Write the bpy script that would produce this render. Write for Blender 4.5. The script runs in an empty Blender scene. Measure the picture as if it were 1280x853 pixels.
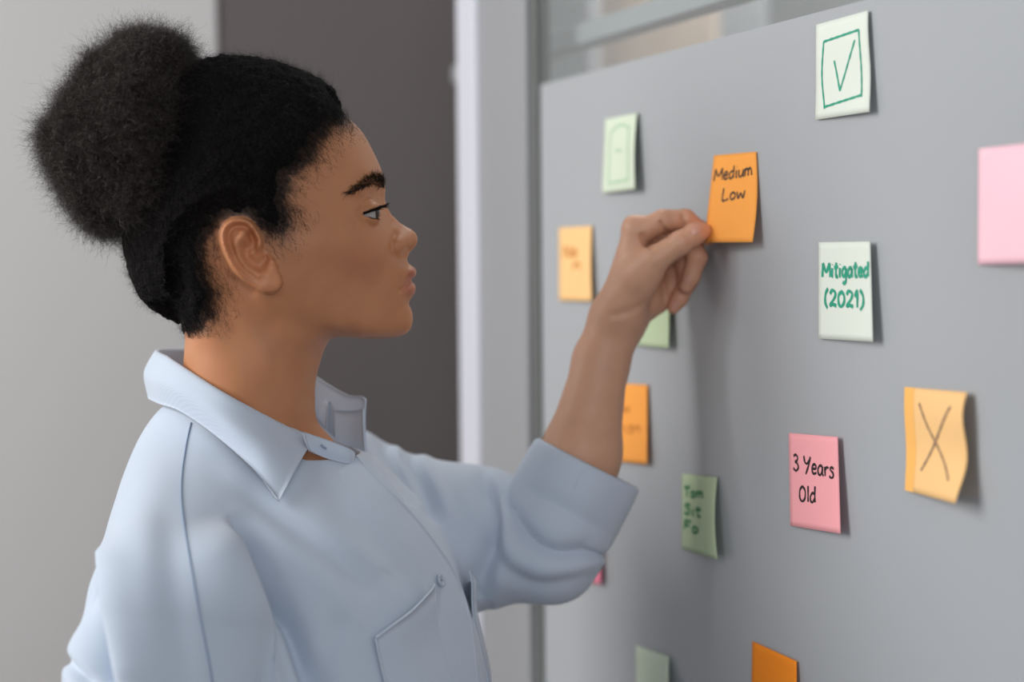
import bpy, math, random
import numpy as np
from mathutils import Vector, Matrix
from mathutils.bvhtree import BVHTree

rng = np.random.default_rng(7)
random.seed(7)
SC = bpy.context.scene
COL = SC.collection

# ------------------------------------------------------------------ camera
FPX = 2000.0
CAM = np.array([0.0, 0.0, 1.5])
PITCH = math.atan(103 / FPX)
ROLL = math.radians(0.5)
_f = np.array([0, math.cos(PITCH), -math.sin(PITCH)])
_u0 = np.array([0, math.sin(PITCH), math.cos(PITCH)])
_r0 = np.array([1.0, 0, 0])
_r = _r0 * math.cos(ROLL) - _u0 * math.sin(ROLL)
_u = _u0 * math.cos(ROLL) + _r0 * math.sin(ROLL)
cd = bpy.data.cameras.new('camera')
cam = bpy.data.objects.new('camera', cd)
COL.objects.link(cam)
cd.sensor_width = 36.0
cd.lens = FPX / 1280 * 36.0
cd.clip_start = 0.02
cd.dof.use_dof = True
cd.dof.focus_distance = 1.262
cd.dof.aperture_fstop = 2.3
M4 = Matrix(((_r[0], _u[0], -_f[0], CAM[0]), (_r[1], _u[1], -_f[1], CAM[1]),
             (_r[2], _u[2], -_f[2], CAM[2]), (0, 0, 0, 1)))
cam.matrix_world = M4
SC.camera = cam

# ------------------------------------------------------------------ light
world = bpy.data.worlds.new('world')
SC.world = world
world.use_nodes = True
bg = world.node_tree.nodes['Background']
bg.inputs[0].default_value = (0.93, 0.96, 1.0, 1)
bg.inputs[1].default_value = 0.23

def area(name, loc, target, sx, sy, power, color=(1, 1, 1)):
    l = bpy.data.lights.new(name, 'AREA')
    l.shape = 'RECTANGLE'; l.size = sx; l.size_y = sy; l.energy = power; l.color = color
    o = bpy.data.objects.new(name, l); COL.objects.link(o)
    o.location = loc
    o.rotation_euler = (Vector(target) - Vector(loc)).to_track_quat('-Z', 'Y').to_euler()
    return o
area('window_daylight', (-2.4, 0.80, 2.25), (-0.1, 1.4, 1.35), 1.5, 1.8, 68, (1.0, 0.985, 0.96))
area('far_window_daylight', (0.35, -2.1, 2.3), (0.5, 1.0, 1.4), 1.6, 1.6, 27, (0.95, 0.97, 1.0))

_bl = area('back_room_fill', (0.30, 2.35, 2.72), (0.95, 2.7, 1.5), 0.7, 0.7, 30, (1.0, 0.98, 0.95))  # unseen fill light, added to brighten the room behind the glass

vs = SC.view_settings
vs.view_transform = 'Standard'
vs.look = 'None'
vs.exposure = 0.15
vs.gamma = 1.0
vs.use_curve_mapping = False

# ------------------------------------------------------------------ projection helpers
def ray(px, py):
    px = np.asarray(px, float); py = np.asarray(py, float)
    return _f + ((px - 640) / FPX)[..., None] * _r - ((py - 426.5) / FPX)[..., None] * _u

def atY(px, py, Y):
    d = ray(px, py)
    return CAM + d * (np.asarray(Y, float) / d[..., 1])[..., None]

def project(P):
    q = np.asarray(P) - CAM
    z = q @ _f
    return 640 + FPX * (q @ _r) / z, 426.5 - FPX * (q @ _u) / z, z

# ------------------------------------------------------------------ materials
def mat(name, color, rough=0.6, spec=0.5, build=None):
    m = bpy.data.materials.new(name)
    m.use_nodes = True
    b = m.node_tree.nodes['Principled BSDF']
    b.inputs['Base Color'].default_value = (*color, 1)
    b.inputs['Roughness'].default_value = rough
    b.inputs['Specular IOR Level'].default_value = spec
    if build:
        build(m.node_tree, b)
    return m

def srgb(r, g, b):
    f = lambda c: (c / 255 / 12.92) if c / 255 <= 0.04045 else ((c / 255 + 0.055) / 1.055) ** 2.4
    return (f(r), f(g), f(b))

def noise_col(scale, amount, detail=4, coord='Object', bump=0.0, bscale=None, bdist=0.001):
    """multiply the base colour by a soft noise, and add fine relief"""
    def go(nt, b):
        N, L = nt.nodes, nt.links
        tc = N.new('ShaderNodeTexCoord')
        nz = N.new('ShaderNodeTexNoise'); nz.inputs['Scale'].default_value = scale; nz.inputs['Detail'].default_value = detail
        L.new(tc.outputs[coord], nz.inputs['Vector'])
        mr = N.new('ShaderNodeMapRange')
        mr.inputs['To Min'].default_value = 1 - amount; mr.inputs['To Max'].default_value = 1 + amount
        L.new(nz.outputs['Fac'], mr.inputs['Value'])
        mx = N.new('ShaderNodeVectorMath'); mx.operation = 'SCALE'
        mx.inputs[0].default_value = b.inputs['Base Color'].default_value[:3]
        L.new(mr.outputs['Result'], mx.inputs['Scale'])
        L.new(mx.outputs['Vector'], b.inputs['Base Color'])
        if bump:
            n2 = N.new('ShaderNodeTexNoise'); n2.inputs['Scale'].default_value = bscale or scale * 8; n2.inputs['Detail'].default_value = 3
            L.new(tc.outputs[coord], n2.inputs['Vector'])
            bp = N.new('ShaderNodeBump'); bp.inputs['Strength'].default_value = bump; bp.inputs['Distance'].default_value = bdist
            L.new(n2.outputs['Fac'], bp.inputs['Height']); L.new(bp.outputs['Normal'], b.inputs['Normal'])
    return go

def skin_nodes(nt, b):
    N, L = nt.nodes, nt.links
    at = N.new('ShaderNodeAttribute'); at.attribute_name = 'tint'
    tc = N.new('ShaderNodeTexCoord')
    nz = N.new('ShaderNodeTexNoise'); nz.inputs['Scale'].default_value = 60; nz.inputs['Detail'].default_value = 5
    L.new(tc.outputs['Object'], nz.inputs['Vector'])
    mr = N.new('ShaderNodeMapRange'); mr.inputs['To Min'].default_value = 0.92; mr.inputs['To Max'].default_value = 1.08
    L.new(nz.outputs['Fac'], mr.inputs['Value'])
    sc = N.new('ShaderNodeVectorMath'); sc.operation = 'SCALE'
    L.new(at.outputs['Color'], sc.inputs[0]); L.new(mr.outputs['Result'], sc.inputs['Scale'])
    L.new(sc.outputs['Vector'], b.inputs['Base Color'])
    n2 = N.new('ShaderNodeTexNoise'); n2.inputs['Scale'].default_value = 900; n2.inputs['Detail'].default_value = 2
    L.new(tc.outputs['Object'], n2.inputs['Vector'])
    bp = N.new('ShaderNodeBump'); bp.inputs['Strength'].default_value = 0.10; bp.inputs['Distance'].default_value = 0.0006
    L.new(n2.outputs['Fac'], bp.inputs['Height']); L.new(bp.outputs['Normal'], b.inputs['Normal'])
    b.inputs['Subsurface Weight'].default_value = 0.12
    b.inputs['Subsurface Radius'].default_value = (1.0, 0.35, 0.18)
    b.inputs['Subsurface Scale'].default_value = 0.006

def cloth_nodes(nt, b):
    N, L = nt.nodes, nt.links
    tc = N.new('ShaderNodeTexCoord')
    nz = N.new('ShaderNodeTexNoise'); nz.inputs['Scale'].default_value = 14; nz.inputs['Detail'].default_value = 3
    L.new(tc.outputs['Object'], nz.inputs['Vector'])
    mr = N.new('ShaderNodeMapRange'); mr.inputs['To Min'].default_value = 0.96; mr.inputs['To Max'].default_value = 1.04
    L.new(nz.outputs['Fac'], mr.inputs['Value'])
    wv = N.new('ShaderNodeTexWave'); wv.wave_type = 'BANDS'; wv.bands_direction = 'DIAGONAL'
    wv.inputs['Scale'].default_value = 330; wv.inputs['Distortion'].default_value = 0.6; wv.inputs['Detail'].default_value = 1
    L.new(tc.outputs['Object'], wv.inputs['Vector'])
    m2 = N.new('ShaderNodeMapRange'); m2.inputs['To Min'].default_value = 0.97; m2.inputs['To Max'].default_value = 1.025
    L.new(wv.outputs['Fac'], m2.inputs['Value'])
    mu = N.new('ShaderNodeMath'); mu.operation = 'MULTIPLY'
    L.new(mr.outputs['Result'], mu.inputs[0]); L.new(m2.outputs['Result'], mu.inputs[1])
    sc = N.new('ShaderNodeVectorMath'); sc.operation = 'SCALE'
    sc.inputs[0].default_value = b.inputs['Base Color'].default_value[:3]
    L.new(mu.outputs[0], sc.inputs['Scale']); L.new(sc.outputs['Vector'], b.inputs['Base Color'])
    bp = N.new('ShaderNodeBump'); bp.inputs['Strength'].default_value = 0.15; bp.inputs['Distance'].default_value = 0.0004
    L.new(wv.outputs['Fac'], bp.inputs['Height']); L.new(bp.outputs['Normal'], b.inputs['Normal'])
    b.inputs['Sheen Weight'].default_value = 0.25
    b.inputs['Sheen Roughness'].default_value = 0.5

MAT = {}
MAT['wall_light'] = mat('wall_light', srgb(178, 176, 176), 0.75, 0.3, noise_col(3, 0.02, bump=0.05, bscale=220))
MAT['wall_dark'] = mat('wall_dark', srgb(88, 82, 82), 0.7, 0.3, noise_col(3, 0.03, bump=0.05, bscale=220))
MAT['floor'] = mat('floor_carpet', srgb(110, 106, 102), 0.9, 0.2, noise_col(40, 0.15, bump=0.3, bscale=500))
MAT['frame'] = mat('frame_grey', srgb(150, 151, 154), 0.35, 0.5, noise_col(6, 0.02))
MAT['frame_white'] = mat('frame_white', srgb(206, 207, 217), 0.4, 0.5, noise_col(6, 0.015))
MAT['gasket'] = mat('gasket', srgb(112, 114, 112), 0.6, 0.3, noise_col(20, 0.04))
MAT['film'] = mat('frosted_film', srgb(168, 171, 175), 0.26, 0.5, noise_col(2.5, 0.02, bump=0.02, bscale=400))
def glass_nodes(nt, b):
    N, L = nt.nodes, nt.links
    noise_col(3, 0.01)(nt, b)
    tr = N.new('ShaderNodeBsdfTransparent'); tr.inputs[0].default_value = (0.93, 0.95, 0.95, 1)
    mx = N.new('ShaderNodeMixShader'); mx.inputs[0].default_value = 0.10
    L.new(tr.outputs[0], mx.inputs[1]); L.new(b.outputs[0], mx.inputs[2])
    L.new(mx.outputs[0], N['Material Output'].inputs['Surface'])
MAT['glass'] = mat('clear_glass', (0.95, 0.97, 0.97), 0.0, 0.5, glass_nodes)
MAT['beige'] = mat('beige_wood', srgb(186, 166, 150), 0.6, 0.3, noise_col(9, 0.05))
MAT['backroom'] = mat('back_room_paint', srgb(190, 190, 190), 0.8, 0.3, noise_col(3, 0.02))
MAT['grey_post'] = mat('grey_post', srgb(140, 140, 144), 0.6, 0.3, noise_col(5, 0.03))
MAT['skin'] = mat('skin', srgb(178, 122, 88), 0.47, 0.42, skin_nodes)
MAT['nail'] = mat('nail', srgb(214, 160, 140), 0.25, 0.5, noise_col(60, 0.04))
MAT['shirt'] = mat('shirt_twill', srgb(189, 200, 215), 0.85, 0.2, cloth_nodes)
MAT['seam'] = mat('seam_thread', srgb(136, 152, 176), 0.9, 0.1, noise_col(300, 0.1))
MAT['button'] = mat('button', srgb(178, 188, 202), 0.35, 0.5, noise_col(200, 0.05))
MAT['hair'] = mat('hair_base', (0.004, 0.003, 0.003), 0.8, 0.1, noise_col(250, 0.4, bump=0.8, bscale=500, bdist=0.002))
MAT['strand'] = mat('hair_strand', (0.008, 0.006, 0.006), 0.55, 0.3, noise_col(120, 0.35))
MAT['puffstrand'] = mat('hair_puff_strand', (0.042, 0.031, 0.027), 0.5, 0.4, noise_col(120, 0.4))
MAT['brow'] = mat('brow_hair', (0.012, 0.008, 0.007), 0.6, 0.3, noise_col(200, 0.3))
MAT['trouser'] = mat('trouser_cloth', srgb(52, 52, 58), 0.9, 0.2, noise_col(60, 0.1, bump=0.2, bscale=600))
MAT['shoe'] = mat('shoe_leather', srgb(40, 36, 34), 0.5, 0.4, noise_col(40, 0.1))
def eye_nodes(nt, b):
    N, L = nt.nodes, nt.links
    tc = N.new('ShaderNodeTexCoord')
    sp = N.new('ShaderNodeSeparateXYZ'); L.new(tc.outputs['Object'], sp.inputs[0])
    cr = N.new('ShaderNodeValToRGB')
    e = cr.color_ramp.elements
    e[0].position = 0.0; e[0].color = (0.36, 0.33, 0.32, 1)
    e[1].position = 0.815; e[1].color = (0.40, 0.36, 0.35, 1)
    for p, c in ((0.83, (0.03, 0.015, 0.01, 1)), (0.96, (0.05, 0.025, 0.015, 1)), (0.97, (0.003, 0.003, 0.003, 1))):
        k = e.new(p); k.color = c
    mm = N.new('ShaderNodeMath'); mm.operation = 'MULTIPLY'; mm.inputs[1].default_value = 1 / 0.0118
    L.new(sp.outputs['X'], mm.inputs[0]); L.new(mm.outputs[0], cr.inputs[0])
    L.new(cr.outputs[0], b.inputs['Base Color'])
MAT['eye'] = mat('eyeball', (0.6, 0.58, 0.56), 0.12, 0.5, eye_nodes)

# ------------------------------------------------------------------ object helpers
def link(name, me, m=None, parent=None, smooth=True):
    o = bpy.data.objects.new(name, me); COL.objects.link(o)
    if m is not None:
        for k in (m if isinstance(m, (list, tuple)) else [m]):
            me.materials.append(k)
    if smooth and len(me.polygons):
        me.polygons.foreach_set('use_smooth', np.ones(len(me.polygons), bool))
    if parent is not None:
        o.parent = parent
        o.matrix_parent_inverse = parent.matrix_world.inverted()
    return o

def mesh_np(name, V, Q):
    """mesh from arrays; Q is (n,3) or (n,4)"""
    V = np.ascontiguousarray(V, np.float32); Q = np.ascontiguousarray(Q, np.int32)
    me = bpy.data.meshes.new(name)
    n, k = Q.shape
    me.vertices.add(len(V)); me.vertices.foreach_set('co', V.ravel())
    me.loops.add(n * k); me.loops.foreach_set('vertex_index', Q.ravel())
    me.polygons.add(n); me.polygons.foreach_set('loop_start', np.arange(0, n * k, k, dtype=np.int32))
    me.update(calc_edges=True); me.validate()
    return me

def tag(o, label, cat, group=None, kind=None):
    if label: o['label'] = label
    if cat: o['category'] = cat
    if group: o['group'] = group
    if kind: o['kind'] = kind
    return o

def empty(name, loc, rz=0.0, parent=None):
    o = bpy.data.objects.new(name, None); COL.objects.link(o)
    o.empty_display_size = 0.05
    o.location = loc; o.rotation_euler = (0, 0, rz)
    if parent is not None: o.parent = parent
    bpy.context.view_layer.update()
    return o

def box_mesh(name, P0, ax, ay, az, bevel=0.0):
    """box spanned by three edge vectors from corner P0, with bevelled edges"""
    import bmesh
    P0, ax, ay, az = (np.asarray(v, float) for v in (P0, ax, ay, az))
    bm = bmesh.new()
    vs_ = [bm.verts.new(tuple(P0 + ax * i + ay * j + az * k)) for k in (0, 1) for j in (0, 1) for i in (0, 1)]
    for f in ((0, 2, 3, 1), (4, 5, 7, 6), (0, 1, 5, 4), (2, 6, 7, 3), (0, 4, 6, 2), (1, 3, 7, 5)):
        bm.faces.new([vs_[i] for i in f])
    bmesh.ops.recalc_face_normals(bm, faces=bm.faces)
    if bevel:
        bmesh.ops.bevel(bm, geom=bm.edges[:], offset=bevel, segments=3, affect='EDGES', profile=0.5)
    me = bpy.data.meshes.new(name); bm.to_mesh(me); bm.free()
    return me

def catmull(P, n):
    """resample a polyline as a smooth curve with n points"""
    P = np.asarray(P, float)
    if len(P) == 2:
        t = np.linspace(0, 1, n)[:, None]
        return P[0] * (1 - t) + P[1] * t
    Q = np.vstack([2 * P[0] - P[1], P, 2 * P[-1] - P[-2]])
    L = np.r_[0, np.cumsum(np.linalg.norm(np.diff(P, axis=0), axis=1) + 1e-9)]
    s = np.linspace(0, L[-1], n)
    i = np.clip(np.searchsorted(L, s, side='right') - 1, 0, len(P) - 2)
    t = ((s - L[i]) / (L[i + 1] - L[i]))[:, None]
    p0, p1, p2, p3 = Q[i], Q[i + 1], Q[i + 2], Q[i + 3]
    return 0.5 * (2 * p1 + (p2 - p0) * t + (2 * p0 - 5 * p1 + 4 * p2 - p3) * t**2 + (3 * p1 - p0 - 3 * p2 + p3) * t**3)

# ------------------------------------------------------------------ implicit surfaces
def surface_nets(F, org, h):
    """F<0 inside. returns vertices, quads (outward normals)"""
    nx, ny, nz = F.shape
    S = F < 0
    def cells(A):
        return [A[i:nx - 1 + i, j:ny - 1 + j, k:nz - 1 + k] for i in (0, 1) for j in (0, 1) for k in (0, 1)]
    C = cells(S)
    anyv = C[0].copy(); allv = C[0].copy()
    for c in C[1:]:
        anyv |= c; allv &= c
    act = anyv & ~allv
    idx = np.argwhere(act)
    vid = np.full(act.shape, -1, np.int32)
    vid[act] = np.arange(len(idx), dtype=np.int32)
    acc = np.zeros((len(idx), 3)); cnt = np.zeros(len(idx))
    corners = np.array([(i, j, k) for i in (0, 1) for j in (0, 1) for k in (0, 1)])
    fv = np.stack([F[idx[:, 0] + c[0], idx[:, 1] + c[1], idx[:, 2] + c[2]] for c in corners], 1)
    for a in range(8):
        for b in range(a + 1, 8):
            if np.abs(corners[a] - corners[b]).sum() != 1: continue
            fa, fb = fv[:, a], fv[:, b]
            m = (fa < 0) != (fb < 0)
            t = np.where(m, fa / np.where(m, fa - fb, 1), 0)
            acc += np.where(m[:, None], corners[a] + t[:, None] * (corners[b] - corners[a]), 0)
            cnt += m
    V = (idx + acc / cnt[:, None]) * h + np.asarray(org)
    quads = []
    for ax in range(3):
        sl0 = [slice(None)] * 3; sl1 = [slice(None)] * 3
        sl0[ax] = slice(0, -1); sl1[ax] = slice(1, None)
        A, B = S[tuple(sl0)], S[tuple(sl1)]
        cr = A != B
        e = np.argwhere(cr)
        o1, o2 = (ax + 1) % 3, (ax + 2) % 3
        ok = (e[:, o1] > 0) & (e[:, o2] > 0) & (e[:, o1] < F.shape[o1] - 1) & (e[:, o2] < F.shape[o2] - 1)
        e = e[ok]
        d1 = np.zeros(3, int); d1[o1] = 1
        d2 = np.zeros(3, int); d2[o2] = 1
        g = lambda q: vid[q[:, 0], q[:, 1], q[:, 2]]
        q = np.stack([g(e - d1 - d2), g(e - d2), g(e), g(e - d1)], 1)
        flip = ~A[e[:, 0], e[:, 1], e[:, 2]]
        q[flip] = q[flip][:, ::-1]
        quads.append(q)
    return V, np.vstack(quads)

def smooth_np(V, Q, it=2, lam=0.5):
    E = np.vstack([Q[:, [0, 1]], Q[:, [1, 2]], Q[:, [2, 3]], Q[:, [3, 0]]])
    n = len(V)
    i = np.r_[E[:, 0], E[:, 1]]; j = np.r_[E[:, 1], E[:, 0]]
    deg = np.maximum(np.bincount(i, minlength=n), 1)[:, None]
    for _ in range(it):
        A = np.stack([np.bincount(i, weights=V[j, k], minlength=n) for k in range(3)], 1) / deg
        V = V + lam * (A - V)
    return V

def normals_np(V, Q):
    fn = np.cross(V[Q[:, 2]] - V[Q[:, 0]], V[Q[:, 3]] - V[Q[:, 1]])
    N = np.zeros_like(V)
    for k in range(4):
        for c in range(3):
            N[:, c] += np.bincount(Q[:, k], weights=fn[:, c], minlength=len(V))
    return N / (np.linalg.norm(N, axis=1)[:, None] + 1e-12)

def smin(a, b, k):
    hh = np.clip(0.5 + 0.5 * (b - a) / k, 0, 1)
    return b * (1 - hh) + a * hh - k * hh * (1 - hh)

def cone(P, a, b, ra, rb):
    """capsule whose radius runs from ra to rb; P is a tuple of three broadcastable grids"""
    a = np.asarray(a, float); b = np.asarray(b, float)
    d = b - a; L2 = d @ d
    t = np.clip(((P[0] - a[0]) * d[0] + (P[1] - a[1]) * d[1] + (P[2] - a[2]) * d[2]) / L2, 0, 1)
    q = np.sqrt((P[0] - a[0] - t * d[0])**2 + (P[1] - a[1] - t * d[1])**2 + (P[2] - a[2] - t * d[2])**2)
    return (q - (ra + (rb - ra) * t)).astype(np.float32)

def ellipsoid(P, c, r):
    x, y, z = P[0] - c[0], P[1] - c[1], P[2] - c[2]
    k0 = np.sqrt((x / r[0])**2 + (y / r[1])**2 + (z / r[2])**2) + 1e-9
    k1 = np.sqrt((x / r[0]**2)**2 + (y / r[1]**2)**2 + (z / r[2]**2)**2) + 1e-9
    return (k0 * (k0 - 1) / k1).astype(np.float32)

def grid(lo, hi, h):
    ax = [np.arange(lo[i], hi[i] + h, h, dtype=np.float32) for i in range(3)]
    return (ax[0][:, None, None], ax[1][None, :, None], ax[2][None, None, :])

def tps(X, v, reg=1e-6):
    X = np.asarray(X, float); v = np.asarray(v, float); n = len(X)
    def K(A, B):
        r2 = ((A[:, None, :] - B[None])**2).sum(-1)
        return np.where(r2 > 1e-14, 0.5 * r2 * np.log(np.maximum(r2, 1e-14)), 0)
    Pm = np.c_[np.ones(n), X]
    A = np.zeros((n + 3, n + 3))
    A[:n, :n] = K(X, X) + reg * np.eye(n); A[:n, n:] = Pm; A[n:, :n] = Pm.T
    w = np.linalg.solve(A, np.r_[v, 0, 0, 0])
    def ev(Y):
        out = np.empty(len(Y))
        for i in range(0, len(Y), 20000):
            y = Y[i:i + 20000]
            out[i:i + 20000] = K(y, X) @ w[:n] + np.c_[np.ones(len(y)), y] @ w[n:]
        return out
    return ev

def poly_sd(G, poly):
    """distance of points to a closed polygon, positive inside"""
    poly = np.asarray(poly, float)
    d = np.full(len(G), 1e9); ins = np.zeros(len(G), bool)
    for a, b in zip(poly, np.roll(poly, -1, 0)):
        e = b - a; w = G - a
        t = np.clip((w @ e) / (e @ e + 1e-15), 0, 1)
        d = np.minimum(d, ((w - t[:, None] * e)**2).sum(1))
        c = ((a[1] > G[:, 1]) != (b[1] > G[:, 1]))
        xx = a[0] + (G[:, 1] - a[1]) * e[0] / (e[1] if abs(e[1]) > 1e-12 else 1e-12)
        ins ^= c & (G[:, 0] < xx)
    return np.where(ins, 1, -1) * np.sqrt(d)

def line_d(G, line):
    d = np.full(len(G), 1e9)
    line = np.asarray(line, float)
    for a, b in zip(line[:-1], line[1:]):
        e = b - a; w = G - a
        t = np.clip((w @ e) / (e @ e + 1e-15), 0, 1)
        d = np.minimum(d, ((w - t[:, None] * e)**2).sum(1))
    return np.sqrt(d)

sstep = lambda a, b, x: (lambda t: t * t * (3 - 2 * t))(np.clip((x - a) / (b - a), 0, 1))
# ------------------------------------------------------------------ the glass partition and the room
WX0, WK = 0.7583, -0.41                       # plan line of the glass: X = WX0 + WK * Y
_wn = math.hypot(1, WK)
WD = np.array([WK, 1, 0]) / _wn               # along the glass, away from the camera
WN = np.array([-1, WK, 0]) / _wn              # out of the glass, towards the person
WP = np.array([WX0, 0, 0])

def wall_hit(px, py, off=0.0):
    d = ray(px, py)
    off = np.asarray(off, float)
    t = (off - (CAM - WP) @ WN) / (d @ WN)
    return CAM + d * t[..., None]

def along(px, py=400):
    return float((wall_hit(px, py) - WP) @ WD)

def wall_box(name, t0, t1, z0, z1, o0, o1, m, parent, bevel=0.0):
    me = box_mesh(name, WP + WD * t0 + WN * o0 + np.array([0, 0, z0]), WD * (t1 - t0), WN * (o1 - o0), np.array([0, 0, z1 - z0]), bevel)
    return link(name, me, m, parent, smooth=False)

TL_, TR_ = along(676), -0.7
ZF = 0.5 * (wall_hit(690, 102)[2] + wall_hit(1060, 6)[2])      # top edge of the frosted film
win = empty('window_1', tuple(WP + WD * 0.9))
win['kind'] = 'structure'
win['label'] = 'glass office partition with a grey frosted film'
wall_box('glass_pane', TR_, TL_, 0.04, 2.7, -0.012, -0.002, MAT['glass'], win)
wall_box('frosted_film', TR_, TL_ - 0.004, 0.04, ZF, -0.0015, 0.0, MAT['film'], win)
tp = along(613); tw = along(589.5)
wall_box('gasket', TL_, TL_ + 0.012, 0.0, 2.7, -0.014, 0.004, MAT['gasket'], win, 0.002)
wall_box('frame_post', TL_ + 0.012, tp, 0.0, 2.7, -0.016, 0.012, MAT['frame'], win, 0.004)
wall_box('frame_edge', tp, tw, 0.0, 2.7, -0.016, 0.018, MAT['frame_white'], win, 0.006)
zr = wall_hit(690, 58, -0.06)[2]
# the room behind the clear strip of glass: its rail, posts, beige cupboard and far wall
wall_box('rail', -0.7, TL_ + 0.40, zr - 0.012, zr + 0.0105, -0.075, -0.045, MAT['frame'], win, 0.002)
bw = WP - WN * 1.3
def back_box(name, px0, px1, z0, z1, off, dep, m):
    def tt(px):
        return float((wall_hit(px, 60, -off) - WP) @ WD)
    a, b = sorted((tt(px0), tt(px1)))
    me = box_mesh(name, WP + WD * a - WN * off + np.array([0, 0, z0]), WD * (b - a), -WN * dep, np.array([0, 0, z1 - z0]), 0.004)
    return link(name, me, m, None, smooth=False)
wb = box_mesh('wall_back', WP - WN * 1.6 + WD * -1.0, WD * 8.5, -WN * 0.1, np.array([0, 0, 2.8]))
wall_back = link('wall_back', wb, MAT['backroom'], None, False); wall_back['kind'] = 'structure'
cab = back_box('cupboard', 748, 892, 0.0, 2.75, 0.75, 0.08, MAT['beige'])
tag(cab, 'tall beige cupboard standing in the room behind the clear glass strip', 'cupboard')
po = back_box('post', 724, 740, 0.0, 2.8, 0.60, 0.02, MAT['grey_post'])
tag(po, 'slim grey post behind the glass, next to the grey partition frame', 'post')
po2 = back_box('column', 898, 950, 0.0, 2.8, 0.66, 0.02, MAT['grey_post'])
tag(po2, 'wide grey column behind the glass, between beige cupboard and check mark note', 'column')

def plain_box(name, x0, x1, y0, y1, z0, z1, m, bevel=0.0):
    return link(name, box_mesh(name, (x0, y0, z0), (x1 - x0, 0, 0), (0, y1 - y0, 0), (0, 0, z1 - z0), bevel), m, None, False)
YD, YL = 2.256, 2.25
xe = atY(271.5, 60, YL)[0]
w = plain_box('wall_left', -3.2, xe, YL, YL + 0.14, 0, 2.8, MAT['wall_light'], 0.004); w['kind'] = 'structure'
w = plain_box('wall_dark', xe + 0.001, atY(640, 60, YD)[0], YD, YD + 0.1, 0, 2.8, MAT['wall_dark']); w['kind'] = 'structure'
w = plain_box('floor', -3.6, 3.6, -2.6, 5.2, -0.1, 0, MAT['floor']); w['kind'] = 'structure'

# ------------------------------------------------------------------ handwriting
GL = {
 'M': (0.95, [[(0, 0), (.06, .95)], [(.06, .95), (.42, .35), (.78, .95)], [(.78, .95), (.86, 0)]]),
 'i': (0.32, [[(.14, .6), (.12, .05), (.22, .0)], [(.17, .82), (.18, .86)]]),
 't': (0.5, [[(.26, .98), (.2, .15), (.3, .0), (.42, .06)], [(.02, .62), (.46, .68)]]),
 'g': (0.62, [[(.46, .56), (.28, .62), (.08, .4), (.1, .1), (.28, .04), (.44, .3), (.48, .58)], [(.48, .58), (.46, -.2), (.3, -.45), (.1, -.36)]]),
 'a': (0.6, [[(.46, .54), (.26, .6), (.06, .36), (.08, .08), (.24, .0), (.42, .24), (.47, .56)], [(.47, .56), (.45, .1), (.56, .0)]]),
 'e': (0.55, [[(.06, .3), (.42, .36), (.4, .54), (.24, .6), (.07, .42), (.06, .16), (.2, .0), (.46, .1)]]),
 'd': (0.62, [[(.44, .5), (.26, .58), (.06, .34), (.08, .06), (.26, .0), (.44, .24)], [(.5, 1.0), (.46, .3), (.47, 0)]]),
 '(': (0.36, [[(.26, 1.05), (.08, .7), (.06, .2), (.22, -.15)]]),
 ')': (0.36, [[(.06, 1.05), (.26, .7), (.26, .2), (.06, -.15)]]),
 '2': (0.58, [[(.06, .72), (.2, .95), (.42, .84), (.4, .55), (.06, .04), (.28, .1), (.5, .02)]]),
 '0': (0.6, [[(.28, .9), (.08, .62), (.1, .15), (.28, .0), (.48, .3), (.46, .7), (.26, .92)]]),
 '1': (0.34, [[(.04, .62), (.22, .98), (.2, 0)]]),
 '3': (0.6, [[(.06, .86), (.26, .98), (.44, .84), (.36, .6), (.18, .52), (.42, .42), (.48, .16), (.26, -.04), (.02, .1)]]),
 'Y': (0.75, [[(.04, 1.0), (.14, .62), (.34, .55), (.58, .8)], [(.66, 1.02), (.5, .5), (.2, -.12)]]),
 'r': (0.46, [[(.08, .58), (.1, 0)], [(.1, .36), (.24, .56), (.42, .54)]]),
 's': (0.5, [[(.42, .54), (.24, .62), (.1, .48), (.36, .26), (.34, .04), (.16, -.04), (.02, .06)]]),
 'O': (0.72, [[(.34, .95), (.1, .7), (.08, .22), (.3, 0), (.56, .22), (.58, .7), (.34, .96)]]),
 'l': (0.3, [[(.16, 1.0), (.13, 0)]]),
 'u': (0.6, [[(.06, .58), (.08, .1), (.26, .0), (.44, .22), (.5, .58)], [(.5, .58), (.48, .1), (.58, .0)]]),
 'm': (0.85, [[(.06, .58), (.08, 0)], [(.08, .36), (.24, .6), (.38, .44), (.38, 0)], [(.38, .36), (.56, .6), (.7, .44), (.72, 0)]]),
 'L': (0.62, [[(.1, 1.0), (.06, .04), (.52, .08)]]),
 'o': (0.52, [[(.24, .58), (.07, .4), (.08, .1), (.24, .0), (.42, .2), (.4, .46), (.22, .6)]]),
 'w': (0.75, [[(.04, .58), (.16, .02), (.34, .42), (.52, .02), (.66, .6)]]),
 'T': (0.66, [[(.02, .94), (.6, .98)], [(.32, .96), (.28, 0)]]),
 'S': (0.6, [[(.5, .86), (.3, .98), (.1, .78), (.44, .4), (.4, .08), (.18, -.02), (.02, .12)]]),
 'F': (0.58, [[(.1, .98), (.06, 0)], [(.1, .96), (.52, .98)], [(.08, .52), (.42, .54)]]),
 'N': (0.74, [[(.06, 0), (.1, .96), (.56, .04), (.62, .98)]]),
 'n': (0.56, [[(.06, .58), (.08, 0)], [(.08, .36), (.26, .6), (.42, .44), (.44, 0)]]),
 'H': (0.74, [[(.08, .98), (.06, 0)], [(.6, 1.0), (.58, 0)], [(.07, .5), (.6, .54)]]),
 'h': (0.56, [[(.08, 1.0), (.08, 0)], [(.08, .36), (.26, .6), (.42, .44), (.44, 0)]]),
 ' ': (0.4, []),
}
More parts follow.
